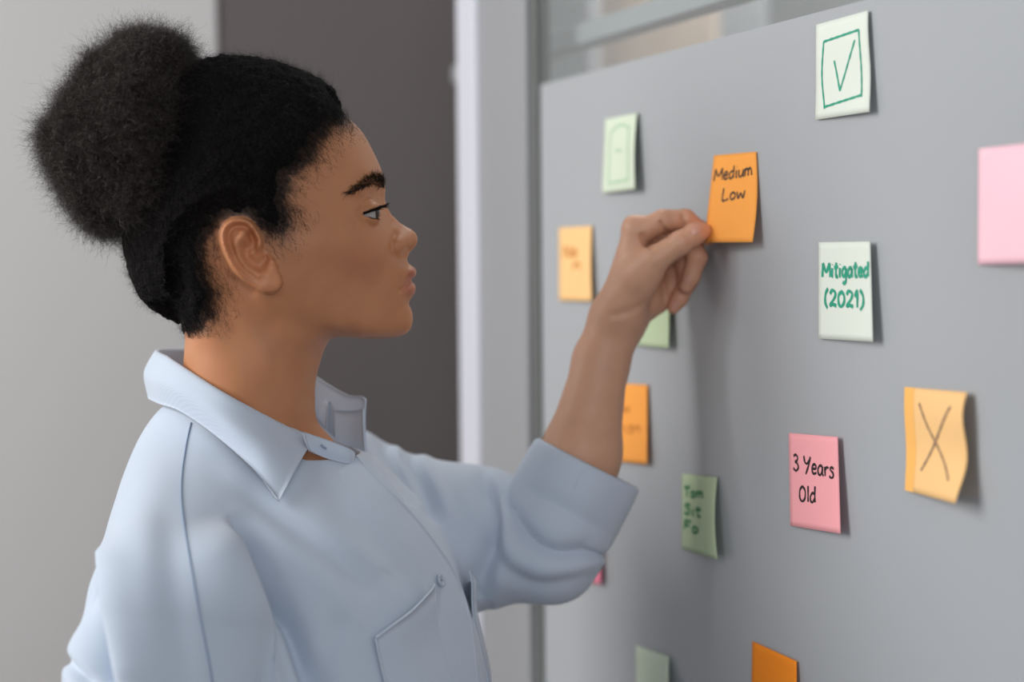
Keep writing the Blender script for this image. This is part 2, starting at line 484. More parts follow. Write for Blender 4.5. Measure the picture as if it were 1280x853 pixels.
def text_strokes(txt, u0, v0, u1, v1, hgt):
    """strokes of a written line; (u0,v0)-(u1,v1) is its base line in note fractions, hgt the capital height"""
    wd = sum(GL[c][0] for c in txt)
    out = []; x = 0
    for c in txt:
        adv, st = GL[c]
        for s in st:
            s = np.asarray(s, float)
            f = (x + s[:, 0]) / wd
            out.append(np.c_[u0 + (u1 - u0) * f, v0 + (v1 - v0) * f - s[:, 1] * hgt])
        x += adv
    return out

def paper(c, c2=None):
    def go(nt, b):
        noise_col(30, 0.02, bump=0.06, bscale=900, bdist=0.0005)(nt, b)
        b.inputs['Subsurface Weight'].default_value = 0.0
    return mat('paper', c, 0.75, 0.25, go)
INK = {'green': mat('green_ink', srgb(40, 158, 128), 0.5, 0.4, noise_col(160, 0.3)),
       'dark_green': mat('dark_green_ink', srgb(20, 122, 66), 0.5, 0.4, noise_col(160, 0.25)),
       'black': mat('black_ink', srgb(44, 34, 36), 0.5, 0.4, noise_col(160, 0.25)),
       'brown': mat('brown_ink', srgb(132, 104, 92), 0.5, 0.4, noise_col(120, 0.2)),
       'pale': mat('pale_green_ink', srgb(176, 206, 172), 0.6, 0.3, noise_col(120, 0.1)),
       'amber': mat('amber_ink', srgb(206, 128, 52), 0.6, 0.3, noise_col(120, 0.1))}
PAPER = {'mint': paper(srgb(224, 230, 220)), 'green': paper(srgb(194, 212, 176)), 'pale_green': paper(srgb(214, 225, 204)),
         'orange': paper(srgb(252, 168, 78)), 'light_orange': paper(srgb(247, 200, 138)), 'deep_orange': paper(srgb(255, 146, 34)),
         'pink': paper(srgb(250, 172, 178)), 'pale_pink': paper(srgb(252, 204, 216)), 'hot_pink': paper(srgb(248, 140, 165))}

def sticky(label, corners, lifts, m, group, strokes=(), ink='black', pen=0.0011, curl=0.0, band=None, wave=0.0):
    """corners TL,TR,BR,BL in photo pixels, each lifted off the glass by lifts; a curled thin sheet"""
    C = np.array([wall_hit(np.float64(c[0]), np.float64(c[1]), l) for c, l in zip(corners, lifts)])
    n = np.cross(C[1] - C[0], C[3] - C[0]); n /= np.linalg.norm(n)
    if n @ WN < 0: n = -n
    def S(u, v, off=0.0):
        u = np.asarray(u, float)[..., None]; v = np.asarray(v, float)[..., None]
        p = (C[0] * (1 - u) + C[1] * u) * (1 - v) + (C[3] * (1 - u) + C[2] * u) * v
        b = curl * (np.sin(np.pi * v)) * u * 0.9 + wave * np.sin(2.2 * np.pi * v + 0.4) * (0.25 + u)
        return p + n * (b + off)
    k = 16
    U, V = np.meshgrid(np.linspace(0, 1, k), np.linspace(0, 1, k))
    th = 0.0005
    top = S(U, V, th).reshape(-1, 3); bot = S(U, V, 0).reshape(-1, 3)
    idx = np.arange(k * k).reshape(k, k)
    q = np.stack([idx[:-1, :-1], idx[1:, :-1], idx[1:, 1:], idx[:-1, 1:]], -1).reshape(-1, 4)
    ring = np.r_[idx[0, :], idx[1:, -1], idx[-1, -2::-1], idx[-2:0:-1, 0]]
    r2 = np.roll(ring, -1)
    side = np.stack([ring, r2, r2 + k * k, ring + k * k], 1)
    Q = np.vstack([q, q[:, ::-1] + k * k, side])
    base = C[2] * 0.5 + C[3] * 0.5
    me = mesh_np('sticky_note', np.vstack([top, bot]) - base, Q)
    o = link('sticky_note', me, m, None, smooth=False)
    o.location = base
    bpy.context.view_layer.update()
    tag(o, label, 'sticky note', group)
    W = np.linalg.norm(C[1] - C[0]); H = np.linalg.norm(C[3] - C[0])
    if len(strokes):
        VV, QQ = [], []; nv = 0
        for s in strokes:
            s = np.asarray(s, float)
            ln = (np.diff(s, axis=0) * [W, H])
            m_ = max(6, int(np.linalg.norm(ln, axis=1).sum() / 0.0012))
            c = catmull(s, m_)
            t = np.gradient(c, axis=0) * [W, H]
            t /= np.linalg.norm(t, axis=1)[:, None] + 1e-9
            nn = np.c_[-t[:, 1], t[:, 0]] * (pen * (1 + 0.15 * np.sin(np.arange(m_) * 0.9)))[:, None] / [W, H]
            a = S(*(c + nn).T, th + 0.0003); b = S(*(c - nn).T, th + 0.0003)
            VV.append(np.vstack([a, b]))
            i = np.arange(m_ - 1)
            QQ.append(np.stack([i, i + 1, i + 1 + m_, i + m_], 1) + nv); nv += 2 * m_
        me2 = mesh_np('writing', np.vstack(VV) - base, np.vstack(QQ))
        w_ = bpy.data.objects.new('writing', me2); COL.objects.link(w_); me2.materials.append(INK[ink])
        w_.parent = o
    if band is not None:
        u0, u1, mb = band
        uu, v2 = np.meshgrid(np.linspace(u0, u1, 4), np.linspace(0.0, 1, k))
        P = S(uu, v2, th + 0.00015).reshape(-1, 3)
        ii = np.arange(4 * k).reshape(k, 4)
        qq = np.stack([ii[:-1, :-1], ii[1:, :-1], ii[1:, 1:], ii[:-1, 1:]], -1).reshape(-1, 4)
        me3 = mesh_np('adhesive_strip', P - base, qq)
        b_ = bpy.data.objects.new('adhesive_strip', me3); COL.objects.link(b_); me3.materials.append(mb); b_.parent = o
    return o

G = 'sticky notes on the frosted glass'
sticky('white sticky note with a green ticked box, highest on the glass', [(1021, 31), (1086, 13), (1088, 140), (1020, 150)], (.001, .002, .006, .002), PAPER['mint'], G,
       [[(.16, .2), (.84, .17)], [(.84, .17), (.86, .84)], [(.86, .82), (.17, .88)], [(.18, .9), (.12, .55), (.16, .2)], [(.36, .42), (.46, .74)], [(.46, .74), (.6, .5), (.76, .26)]], 'green', 0.0009, wave=.0006)
sticky('white sticky note reading Mitigated (2021) in green marker', [(1024, 303), (1088, 302), (1091.5, 427.5), (1024, 423.5)], (.001, .005, .008, .002), PAPER['mint'], G,
       text_strokes('Mitigated', .08, .36, .985, .35, .15) + text_strokes('(2021)', .12, .655, .88, .665, .17), 'green', 0.0014)
sticky('pale pink blank sticky note, the largest and palest pink one', [(1224, 186), (1296, 178), (1296, 329), (1223, 331)], (.001, .004, .012, .002), PAPER['pale_pink'], G, curl=.003)
sticky('orange sticky note reading Medium Low, pinched by the woman', [(893, 194.5), (945.5, 190), (941, 303), (881, 303)], (.001, .001, .010, .018), PAPER['orange'], G,
       text_strokes('Medium', .07, .30, .92, .25, .14) + text_strokes('Low', .28, .53, .78, .50, .14), 'black', 0.0009, curl=-.003)
sticky('pale green sticky note with a faint green drawn border', [(757, 149), (796.5, 141), (794, 237), (753, 242)], (.001, .003, .010, .004), PAPER['pale_green'], G,
       [[(.2, .2), (.5, .12), (.8, .17)], [(.8, .17), (.82, .86)], [(.82, .86), (.2, .88)], [(.2, .88), (.2, .2)], [(.4, .45), (.6, .47)]], 'pale', 0.0014, curl=.002)
sticky('light orange sticky note with faint amber writing near the grey frame', [(699, 285), (740, 282.5), (740, 377), (699.5, 376)], (.001, .002, .006, .002), PAPER['light_orange'], G,
       text_strokes('No', .15, .41, .6, .39, .15) + text_strokes('n', .45, .58, .72, .58, .15), 'amber', 0.0016, curl=.001)
sticky('green sticky note half hidden behind the raised wrist', [(792, 330), (839, 328), (836, 436), (785, 431)], (.001, .002, .008, .003), PAPER['green'], G)
sticky('orange sticky note with two faint lines beside the bare forearm', [(766, 479), (809.5, 481.5), (809, 581), (762, 576)], (.001, .002, .006, .002), PAPER['orange'], G,
       text_strokes('Low', .05, .36, .55, .36, .13) + text_strokes('risk'.replace('k', 'n'), .25, .62, .85, .60, .13), 'amber', 0.0012)
sticky('green sticky note with three short lines of dark green writing', [(853, 592), (896.5, 597), (897, 700), (853, 686)], (.001, .002, .008, .002), PAPER['green'], G,
       text_strokes('Tom', .08, .30, .68, .28, .13) + text_strokes('Sit', .08, .52, .62, .52, .13) + text_strokes('Fo', .06, .74, .54, .74, .13), 'dark_green', 0.0014, curl=.003)
sticky('hot pink sticky note peeping out below the sleeve elbow', [(705, 634), (751, 640), (751, 731), (706, 722)], (.001, .002, .006, .002), PAPER['hot_pink'], G)
sticky('pale green blank sticky note low on the glass with a curled corner', [(795, 807), (836, 821), (846, 925), (796, 900)], (.001, .002, .010, .002), PAPER['pale_green'], G, curl=.004)
sticky('deep orange blank sticky note, lowest on the glass', [(941, 802), (996, 827), (996, 945), (939, 915)], (.001, .002, .008, .002), PAPER['deep_orange'], G)
sticky('pink sticky note reading 3 Years Old in black', [(986.5, 541.5), (1047.5, 546.5), (1051, 667.5), (988.5, 657.5)], (.001, .004, .008, .002), PAPER['pink'], G,
       text_strokes('3 Years', .09, .39, .93, .43, .17) + text_strokes('Old', .2, .72, .56, .71, .17), 'black', 0.0010)
sticky('light orange sticky note with a brown cross, peeling off', [(1132, 484), (1211.5, 490.5), (1199, 629.5), (1133, 613)], (.001, .004, .016, .002), PAPER['light_orange'], G,
       [[(.27, .14), (.45, .42), (.78, .82)], [(.8, .14), (.5, .5), (.28, .78)]], 'brown', 0.0009, wave=.0028, band=(0.0, .17, paper(srgb(250, 188, 104))))
# ------------------------------------------------------------------ the woman: head and neck
person = empty('person', (-0.2, 1.32, 0.0))
tag(person, 'woman with a big curly hair puff in a light blue shirt placing a note', 'person')

HC = atY(np.float64(350.0), np.float64(260.0), 1.30)
HN = np.array([-HC[0], -HC[1], 0]); HN /= np.linalg.norm(HN)      # sideways, towards the camera (her right)
HE = np.array([-HN[1], HN[0], 0])                                  # forward, where she looks

def hloc(px, py, c):
    """photo pixel -> (forward, up) in the head's middle plane shifted sideways by c"""
    d = ray(px, py); c = np.asarray(c, float)
    t = (c - (CAM - HC) @ HN) / (d @ HN)
    p = CAM + d * t[..., None] - HC
    return np.stack([p @ HE, p[..., 2]], -1)

def hworld(a, b, c):
    a, b, c = (np.asarray(v, float) for v in (a, b, c))
    return HC + a[..., None] * HE + c[..., None] * HN + b[..., None] * np.array([0, 0, 1.0])

def fit_lateral(contour, inner, ds=6.0):
    """squared half-width over the middle plane: zero on the contour, 2*R*d just inside it"""
    C = np.asarray(contour, float); P = C[:, :2]
    T = np.gradient(P, axis=0); T /= np.linalg.norm(T, axis=1)[:, None]
    Nn = np.c_[-T[:, 1], T[:, 0]]
    X = [hloc(P[:, 0], P[:, 1], 0.0)]; V = [np.zeros(len(P))]
    R = C[:, 2] * 1e-3
    dpx = np.minimum(ds, 0.45 * C[:, 2] / 0.65)
    I = P + Nn * dpx[:, None]
    d = dpx * 0.65e-3
    X.append(hloc(I[:, 0], I[:, 1], 0.0)); V.append(2 * R * d - d * d)
    O = P - Nn * 3.0
    X.append(hloc(O[:, 0], O[:, 1], 0.0)); V.append(-2 * R * 3 * 0.65e-3)
    L = np.asarray(inner, float)
    w = L[:, 2] * 1e-3
    X.append(hloc(L[:, 0], L[:, 1], w)); V.append(w * w)
    return tps(np.vstack(X) * 10, np.concatenate(V) * 1e3, 1e-5)

head_contour = [(256, 610, 40), (245, 560, 40), (233, 505, 42), (229, 459, 45), (231, 420, 45), (224, 388, 48), (209, 350, 55), (192, 310, 60), (177, 262, 65), (173, 212, 68),
 (184, 160, 68), (213, 120, 66), (258, 93, 64), (310, 84, 64), (362, 92, 64), (402, 112, 64), (428, 141, 62), (440, 152, 62), (453, 166, 60),
 (465.5, 188, 58), (474, 206, 56), (479, 220, 48), (481.5, 232, 34), (481.5, 244, 18), (483, 255, 10), (486.5, 263, 8), (494.5, 273, 7), (505.5, 282, 8),
 (514.5, 287, 9.5), (520, 292.5, 11), (522, 300, 12), (519.5, 308, 11), (514.5, 313.5, 9), (510.5, 320, 12), (509.5, 327, 20), (514, 332, 24), (518.5, 335.5, 24),
 (520.5, 341, 22), (517.5, 347, 20), (514, 350, 20), (517.5, 354.5, 20), (519.5, 361, 22), (517.5, 368, 22), (513, 374, 22), (511, 379, 24), (513.5, 386, 24),
 (516, 397, 24), (515, 406, 24), (510, 415, 25), (500, 420.5, 28), (485, 422.7, 52), (467, 423.2, 85), (449, 422.8, 105), (430, 421.5, 110), (416, 423, 90), (408, 432, 48),
 (402, 448, 26), (396, 471, 26), (394, 497, 26), (396, 523, 30), (404, 537, 34), (415, 549, 38), (424, 575, 45), (428, 610, 55)]
head_inner = [(300, 118, 46), (250, 150, 54), (345, 125, 48), (395, 150, 46), (290, 170, 70), (340, 170, 68), (385, 185, 64), (420, 185, 53), (445, 190, 42),
 (215, 200, 50), (240, 220, 66), (290, 230, 75), (340, 230, 74), (385, 230, 69), (420, 225, 60), (445, 220, 49), (462, 215, 37),
 (210, 270, 52), (245, 280, 66), (290, 290, 74), (340, 280, 73), (380, 270, 69), (415, 262, 62), (438, 256, 54),
 (240, 330, 58), (290, 340, 67), (340, 320, 71), (375, 305, 70), (410, 298, 65), (436, 296, 57), (455, 296, 47), (468, 292, 37), (478, 288, 26), (486, 284, 15.5),
 (340, 350, 69), (375, 345, 67), (410, 335, 62), (440, 325, 54), (462, 320, 45), (478, 318, 36), (487, 316, 27),
 (345, 375, 65), (375, 375, 63), (410, 370, 57), (440, 360, 49), (465, 352, 41), (482, 345, 34), (495, 340, 27), (503, 335, 20),
 (370, 397, 58), (400, 397, 54), (430, 397, 47), (455, 395, 40), (475, 388, 34), (490, 380, 28), (500, 375, 23), (500, 365, 24), (490, 402, 26), (502, 398, 20),
 (385, 410, 51), (420, 409, 45), (450, 409, 38), (480, 409, 28),
 (240, 380, 47), (270, 380, 56), (310, 385, 60), (345, 400, 58), (250, 420, 44), (290, 420, 55), (330, 420, 56), (365, 422, 53), (390, 425, 42),
 (252, 460, 40), (290, 460, 55), (330, 460, 56), (365, 460, 46), (383, 470, 29), (290, 500, 52), (330, 500, 54), (365, 510, 44), (300, 560, 46), (360, 560, 42), (272, 530, 38), (290, 590, 34), (320, 600, 44), (400, 590, 32),
 (495, 287, 12.0), (503, 292, 11.5), (509, 302, 14.5), (503, 309, 18), (497, 313, 19.5), (512, 306, 12.5)]
ev_head = fit_lateral(head_contour, head_inner)

HH = 0.0012
A_AX = np.arange(-0.135, 0.130, HH); B_AX = np.arange(-0.225, 0.125, HH); C_AX = np.arange(-0.100, 0.100 + HH, HH)
GA, GB = np.meshgrid(A_AX, B_AX, indexing='ij')
G2 = np.c_[GA.ravel(), GB.ravel()]
S0 = ev_head(G2 * 10) * 1e-3
W0 = np.sqrt(np.maximum(S0, 0))
Wd = W0.copy()
edge = sstep(0.004, 0.012, W0)          # details fade out right at the contour

def hp(pts, c):                          # pixel polyline on the near side -> plane coordinates
    p = np.asarray(pts, float)
    return hloc(p[:, 0], p[:, 1], c * 1e-3)
def stroke(pts, c, amp, sig, fade=True):
    global Wd
    d = line_d(G2, hp(pts, c))
    Wd = Wd + amp * 1e-3 * np.exp(-(d / (sig * 1e-3))**2 / 2) * (edge if fade else 1)

# -- eye socket, eyelids
EYE_C = np.array([*hloc(np.float64(455.5), np.float64(266.5), 0.0315), 0.0315]); EYE_R = 0.0118
stroke([(440, 250), (455, 249), (468, 245), (477, 243)], 44, -2.2, 3.2)      # hollow under the brow
stroke([(432, 238), (448, 228), (466, 222)], 50, 1.6, 3.5)                   # brow ridge
ra2 = (G2[:, 0] - EYE_C[0])**2 + (G2[:, 1] - EYE_C[1])**2
lid = np.where(ra2 < 0.0134**2, EYE_C[2] + np.sqrt(np.maximum(0.0134**2 - ra2, 0)), 0)
k = 0.0022
hh = np.clip(0.5 + 0.5 * (lid - Wd) / k, 0, 1)
Wd = np.where(lid > 0, Wd * (1 - hh) + lid * hh + k * hh * (1 - hh), Wd)
stroke([(447, 264), (455, 258), (465, 252.5), (474, 250)], 44, -1.3, 0.9)    # lid crease
stroke([(452, 277), (462, 281), (474, 283)], 42, -0.7, 1.4)
opening = hp([(453.5, 268), (460, 265.6), (468, 263), (476, 260), (484, 257.5), (484, 269.5), (474, 272.2), (466, 271.6), (459, 270)], 38)
do = poly_sd(G2, opening)
Wd = np.where(do > -0.0006, np.minimum(Wd, 0.024 + np.maximum(-do, 0) * 20), Wd)
# -- nose: wing groove, wing bulge, nostril
stroke([(495, 292), (490.5, 299), (489, 308), (490.5, 316), (495.5, 322.5)], 21, -3.4, 1.7)
stroke([(499, 303), (498, 313)], 20, 1.5, 3.0)
stroke([(500, 324), (508, 321), (512, 318)], 14, -2.0, 1.5)
stroke([(510.5, 313.5), (516, 309)], 11, -3.0, 1.2)
stroke([(484, 322), (478, 338), (480, 350)], 34, -1.0, 3.0)                  # cheek fold
# -- mouth
stroke([(500, 363.5), (505, 360.5), (510, 355), (515, 350.2)], 23, -2.8, 1.15)
stroke([(505, 347), (511, 342), (517, 339.5)], 20, 1.3, 2.6)
stroke([(505, 367), (511, 363), (517, 361)], 20, 1.8, 3.0)
stroke([(503, 373), (509, 376)], 22, -1.2, 2.5)
stroke([(498, 366), (496, 371)], 26, -1.0, 2.2)
# -- cheekbone, jaw line, neck muscle
stroke([(372, 312), (405, 306), (436, 302)], 64, 1.0, 7)
stroke([(440, 345), (455, 362)], 48, -1.2, 8)
stroke([(345, 376), (358, 394), (374, 406)], 57, -1.2, 5.0)
stroke([(300, 395), (330, 440), (365, 500), (395, 545)], 54, 1.8, 7)
# -- ear
ear_px = np.array([(323, 288), (318, 279), (309, 273), (300, 271.5), (289, 273), (280, 279), (274.5, 289), (274, 300), (277, 312), (282.5, 325), (290, 338),
          (300, 348.5), (312, 357), (322, 363.5), (331, 367.5), (341, 367.5), (350, 362), (353.5, 354), (351.5, 345), (348, 338), (346, 329), (341, 322), (335, 316), (330, 309), (328, 298)], float)
ear_poly = hloc(ear_px[:, 0], ear_px[:, 1], 0.080)
dE = poly_sd(G2, catmull(np.vstack([ear_poly, ear_poly[:1]]), 120))
ex0, ex1 = hp([(344, 330), (276, 300)], 80)[:, 0]
fr = np.clip((ex0 - G2[:, 0]) / (ex0 - ex1), -0.2, 1.1)
lobe = sstep(*hp([(330, 338), (330, 354)], 80)[:, 1], G2[:, 1])
base = 0.0715 + 0.002
H = 0.0045 + 0.0085 * fr
H = H + (1 - lobe * 0.9) * (0.0032 * np.exp(-((dE - 0.0026) / 0.0019)**2) - 0.0042 * np.exp(-((dE - 0.0072) / 0.0022)**2)) * sstep(0.12, 0.42, fr)
def est(pts, amp, sig):
    return amp * 1e-3 * np.exp(-(line_d(G2, hp(pts, 82)) / (sig * 1e-3))**2 / 2)
H = H + est([(305, 291), (297, 306), (299, 324), (309, 337), (322, 344)], 3.4, 2.2)        # antihelix
H = H + est([(300, 298), (310, 287), (318, 283)], 1.4, 1.8)
H = H + est([(326, 292), (327, 303), (321, 312), (312, 318)], 3.0, 1.7)                     # crus of the helix
H = H - est([(313, 292), (316, 298)], 4.6, 2.6)                                             # fossa
H = H - est([(308, 312), (314, 328), (324, 332)], 8.5, 4.0)                                 # concha
H = H - est([(329, 314), (333, 322)], 8.5, 2.3)                                             # canal
H = H + est([(338, 318), (341, 325)], 3.0, 2.2)                                             # tragus
H = H + est([(327, 342), (336, 341)], 1.2, 2.2)
H = H + est([(338, 356)], 0, 1) if False else H + est([(334, 355), (342, 356)], 2.2, 4.5)   # lobe
rnd = np.sqrt(np.maximum(0, 1 - (1 - np.clip(dE / 0.0030, 0, 1))**2))
We = base - 0.004 + (H + 0.004) * rnd
kk = 0.0015
hh = np.clip(0.5 + 0.5 * (We - Wd) / kk, 0, 1)
Wd = np.where(dE > 0, np.maximum(Wd * (1 - hh) + We * hh, np.minimum(Wd, We) if False else np.where(H < 0, We, Wd * (1 - hh) + We * hh)), Wd)
canal = (dE > 0.002) & (H < 0.002)
Wd = np.where(canal, base + H, Wd)
stroke([(268, 290), (272, 312), (282, 335), (298, 354), (315, 364)], 76, -2.0, 3.0)         # hollow behind the ear

S1 = np.where(S0 > 0, Wd**2 * np.sign(Wd), S0).reshape(GA.shape).astype(np.float32)
F = (C_AX[None, :, None]**2).astype(np.float32) - S1[:, None, :]
Vl, Qh = surface_nets(F, (A_AX[0], C_AX[0], B_AX[0]), HH)
del F
Vl = smooth_np(Vl, Qh, 2, 0.5)
if True:
    fn = np.cross(Vl[Qh[:, 2]] - Vl[Qh[:, 0]], Vl[Qh[:, 3]] - Vl[Qh[:, 1]])
head_a, head_c, head_b = Vl[:, 0], Vl[:, 1], Vl[:, 2]
Vh = hworld(head_a, head_b, head_c)
Nh = normals_np(Vh, Qh)
# outward check: HE,HN,Z handedness
if (Nh * (Vh - HC)).sum() < 0:
    Qh = Qh[:, ::-1]; Nh = -Nh

# -- skin colour: lips, flushed cheeks, hair roots at the hairline
px_h, py_h, _ = project(Vh)
Hab = np.c_[head_a, head_b]
SK = np.array(srgb(186, 126, 88))
tint = np.tile(SK, (len(Vh), 1))
def blend(mask, col):
    global tint
    tint = tint * (1 - mask[:, None]) + np.array(col) * mask[:, None]
lipU = poly_sd(Hab, hp([(500.5, 363), (506, 351), (512, 337), (517, 333.5), (524, 334), (524, 350), (514.5, 350.5), (509, 356)], 21))
lipL = poly_sd(Hab, hp([(500.5, 363.5), (509, 356.5), (514.5, 350.5), (524, 350), (524, 371), (515, 371), (508, 370)], 21))
lm = np.maximum(sstep(-0.0006, 0.0008, lipU), sstep(-0.0006, 0.0008, lipL))
blend(lm * 0.7, srgb(176, 106, 88))
dch = np.sqrt(((Hab - hp([(452, 330)], 48)[0])**2 / [0.020**2, 0.013**2]).sum(1))
blend(np.exp(-dch**2) * 0.38, srgb(158, 92, 64))
dear = poly_sd(Hab, ear_poly)
blend(sstep(-0.001, 0.004, dear) * sstep(0.060, 0.070, np.abs(head_c)) * 0.5, srgb(214, 140, 98))

# ------------------------------------------------------------------ hair volumes
hair_line = [(430, 147), (424, 155), (408, 163), (398, 176), (392, 190), (378, 204), (362, 218), (354, 236), (354, 256), (360, 276), (352, 290), (338, 290), (326, 282),
             (312, 270), (296, 269), (278, 274), (264, 286), (254, 303), (252, 325), (256, 348), (263, 372), (262, 395), (250, 411), (233, 416)]
hair_poly_px = np.array(hair_line + [(150, 430), (0, 330), (0, -60), (470, -60), (470, 120), (440, 138)], float)
hair_poly = hloc(hair_poly_px[:, 0], hair_poly_px[:, 1], np.where(np.arange(len(hair_poly_px)) < 1, 0.01, np.clip((np.arange(len(hair_poly_px)) - 0) * 0.016, 0, 0.066)))
hp0 = hloc(hair_poly_px[:, 0], hair_poly_px[:, 1], 0.05)
hair_poly[len(hair_line):] = hp0[len(hair_line):]
hair_poly[len(hair_line) - 3:len(hair_line)] = hloc(hair_poly_px[len(hair_line) - 3:len(hair_line), 0], hair_poly_px[len(hair_line) - 3:len(hair_line), 1], np.array([.05, .04, .01]))

cap_contour = [(231, 425, 45), (214, 402, 48), (186, 384, 54), (166, 353, 58), (154, 305, 62), (150, 250, 66), (154, 190, 70), (176, 132, 72), (212, 92, 70), (257, 74, 68), (300, 71, 66), (347, 78, 66), (388, 94, 66), (414, 110, 64), (425, 125, 60), (428, 142, 58), (420, 152, 58), (400, 170, 60), (330, 330, 60), (280, 410, 50)]
cap_contour = cap_contour[:16]
cap_in = [(x, y, w + e) for x, y, w, e in [(300, 118, 46, 11), (250, 150, 54, 14), (345, 125, 48, 9), (395, 150, 46, 7), (290, 170, 70, 8), (340, 170, 68, 7), (385, 185, 64, 5),
          (215, 200, 50, 16), (240, 220, 66, 11), (290, 230, 75, 6), (340, 230, 74, 5), (210, 270, 52, 17), (245, 280, 66, 10), (240, 330, 58, 10), (210, 330, 42, 16), (225, 370, 40, 12),
          (380, 240, 69, 4), (330, 280, 73, 4), (420, 200, 56, 5), (440, 160, 30, 4), (290, 300, 72, 4), (270, 380, 56, 5), (185, 320, 40, 5), (200, 295, 55, 4), (195, 355, 38, 4), (180, 280, 46, 4), (175, 220, 46, 4), (200, 240, 58, 4)]]
ev_cap = fit_lateral(cap_contour, cap_in)
Sc = ev_cap(G2 * 10) * 1e-3
Wc = np.sqrt(np.maximum(Sc, 0))
dH = poly_sd(G2, hair_poly) + (np.sin(GA.ravel() * 900 + 3 * np.sin(GB.ravel() * 500)) * np.sin(GB.ravel() * 1100) * 0.0016)
ramp = np.where(dH > 0, -0.0012 + 0.0062 * sstep(0, 0.020, dH) + 1.2 * np.maximum(dH - 0.018, 0) + 6 * np.maximum(dH - 0.028, 0), -0.0012 + dH * 3)
Wc = np.where((Sc > 0) & (dH > -0.006), np.minimum(Wc, W0 + ramp), -0.004)
F = (C_AX[None, :, None]**2).astype(np.float32) - (Wc * np.abs(Wc)).reshape(GA.shape).astype(np.float32)[:, None, :]
Vc, Qc = surface_nets(F, (A_AX[0], C_AX[0], B_AX[0]), HH)
del F
Vc = smooth_np(Vc, Qc, 6, 0.5)
Vc = hworld(Vc[:, 0], Vc[:, 2], Vc[:, 1])
Nc = normals_np(Vc, Qc)
if (Nc * (Vc - Vc.mean(0))).sum() < 0: Qc = Qc[:, ::-1]; Nc = -Nc
# lumpy curls on the cap
def vnoise(P, scale, seed=0):
    r = np.random.default_rng(seed); out = np.zeros(len(P))
    for i in range(14):
        kv = r.normal(size=3); kv /= np.linalg.norm(kv)
        out += np.sin(P @ (kv * scale * r.uniform(0.6, 1.6)) + r.uniform(0, 6.28))
    return out / 14**0.5
Vc = Vc + Nc * (vnoise(Vc, 500, 3) * 0.0007 + vnoise(Vc, 1400, 4) * 0.0004)[:, None]

puff_c = hworld(*hloc(np.float64(152), np.float64(168), 0.0), 0.0)
puff_out = [(236, 300), (252, 250), (258, 180), (256, 110), (246, 66), (222, 36), (176, 26), (133, 53), (99, 86), (73, 123), (46, 172), (58, 225), (76, 262), (115, 297), (155, 306), (200, 308)]
pc = np.array(puff_out[::-1], float)
PCEN = np.array([158, 168.0])
pin = PCEN + (pc - PCEN) * 0.885
ring = np.vstack([pin, pin[:1]])
pin2 = catmull(ring, 33)[:-1]
# contour runs clockwise in the picture
area2 = np.sum(pin2[:, 0] * np.roll(pin2[:, 1], -1) - np.roll(pin2[:, 0], -1) * pin2[:, 1])
if area2 < 0: pin2 = pin2[::-1]
ev_puff = fit_lateral(np.c_[pin2, np.full(len(pin2), 62.0)], [(155, 165, 76), (120, 165, 68), (190, 165, 72), (155, 115, 66), (155, 215, 66), (110, 215, 50), (110, 115, 50), (205, 110, 56), (210, 225, 56)])
PH = 0.002
pa = np.arange(-0.235, 0.0, PH); pb = np.arange(-0.06, 0.185, PH); pcx = np.arange(-0.1, 0.1 + PH, PH)
ga, gb = np.meshgrid(pa, pb, indexing='ij')
sp = (ev_puff(np.c_[ga.ravel(), gb.ravel()] * 10) * 1e-3)
dpf = poly_sd(np.c_[ga.ravel(), gb.ravel()], hloc(pin2[:, 0], pin2[:, 1], 0.0))
sp = np.where(dpf > -0.004, sp, -1e-3).reshape(ga.shape)
F = (pcx[None, :, None]**2 - sp[:, None, :]).astype(np.float32)
Vp, Qp = surface_nets(F, (pa[0], pcx[0], pb[0]), PH); del F
Vp = smooth_np(Vp, Qp, 3, 0.5)
Vp = hworld(Vp[:, 0], Vp[:, 2], Vp[:, 1])
Np = normals_np(Vp, Qp)
if (Np * (Vp - puff_c)).sum() < 0: Qp = Qp[:, ::-1]; Np = -Np
Vp = Vp + Np * (vnoise(Vp, 160, 5) * 0.0030 + vnoise(Vp, 500, 6) * 0.0014)[:, None]

hair = link('hair', mesh_np('hair', Vc, Qc), MAT['hair'], person)
puff = link('hair_puff', mesh_np('hair_puff', Vp, Qp), MAT['hair'], hair)

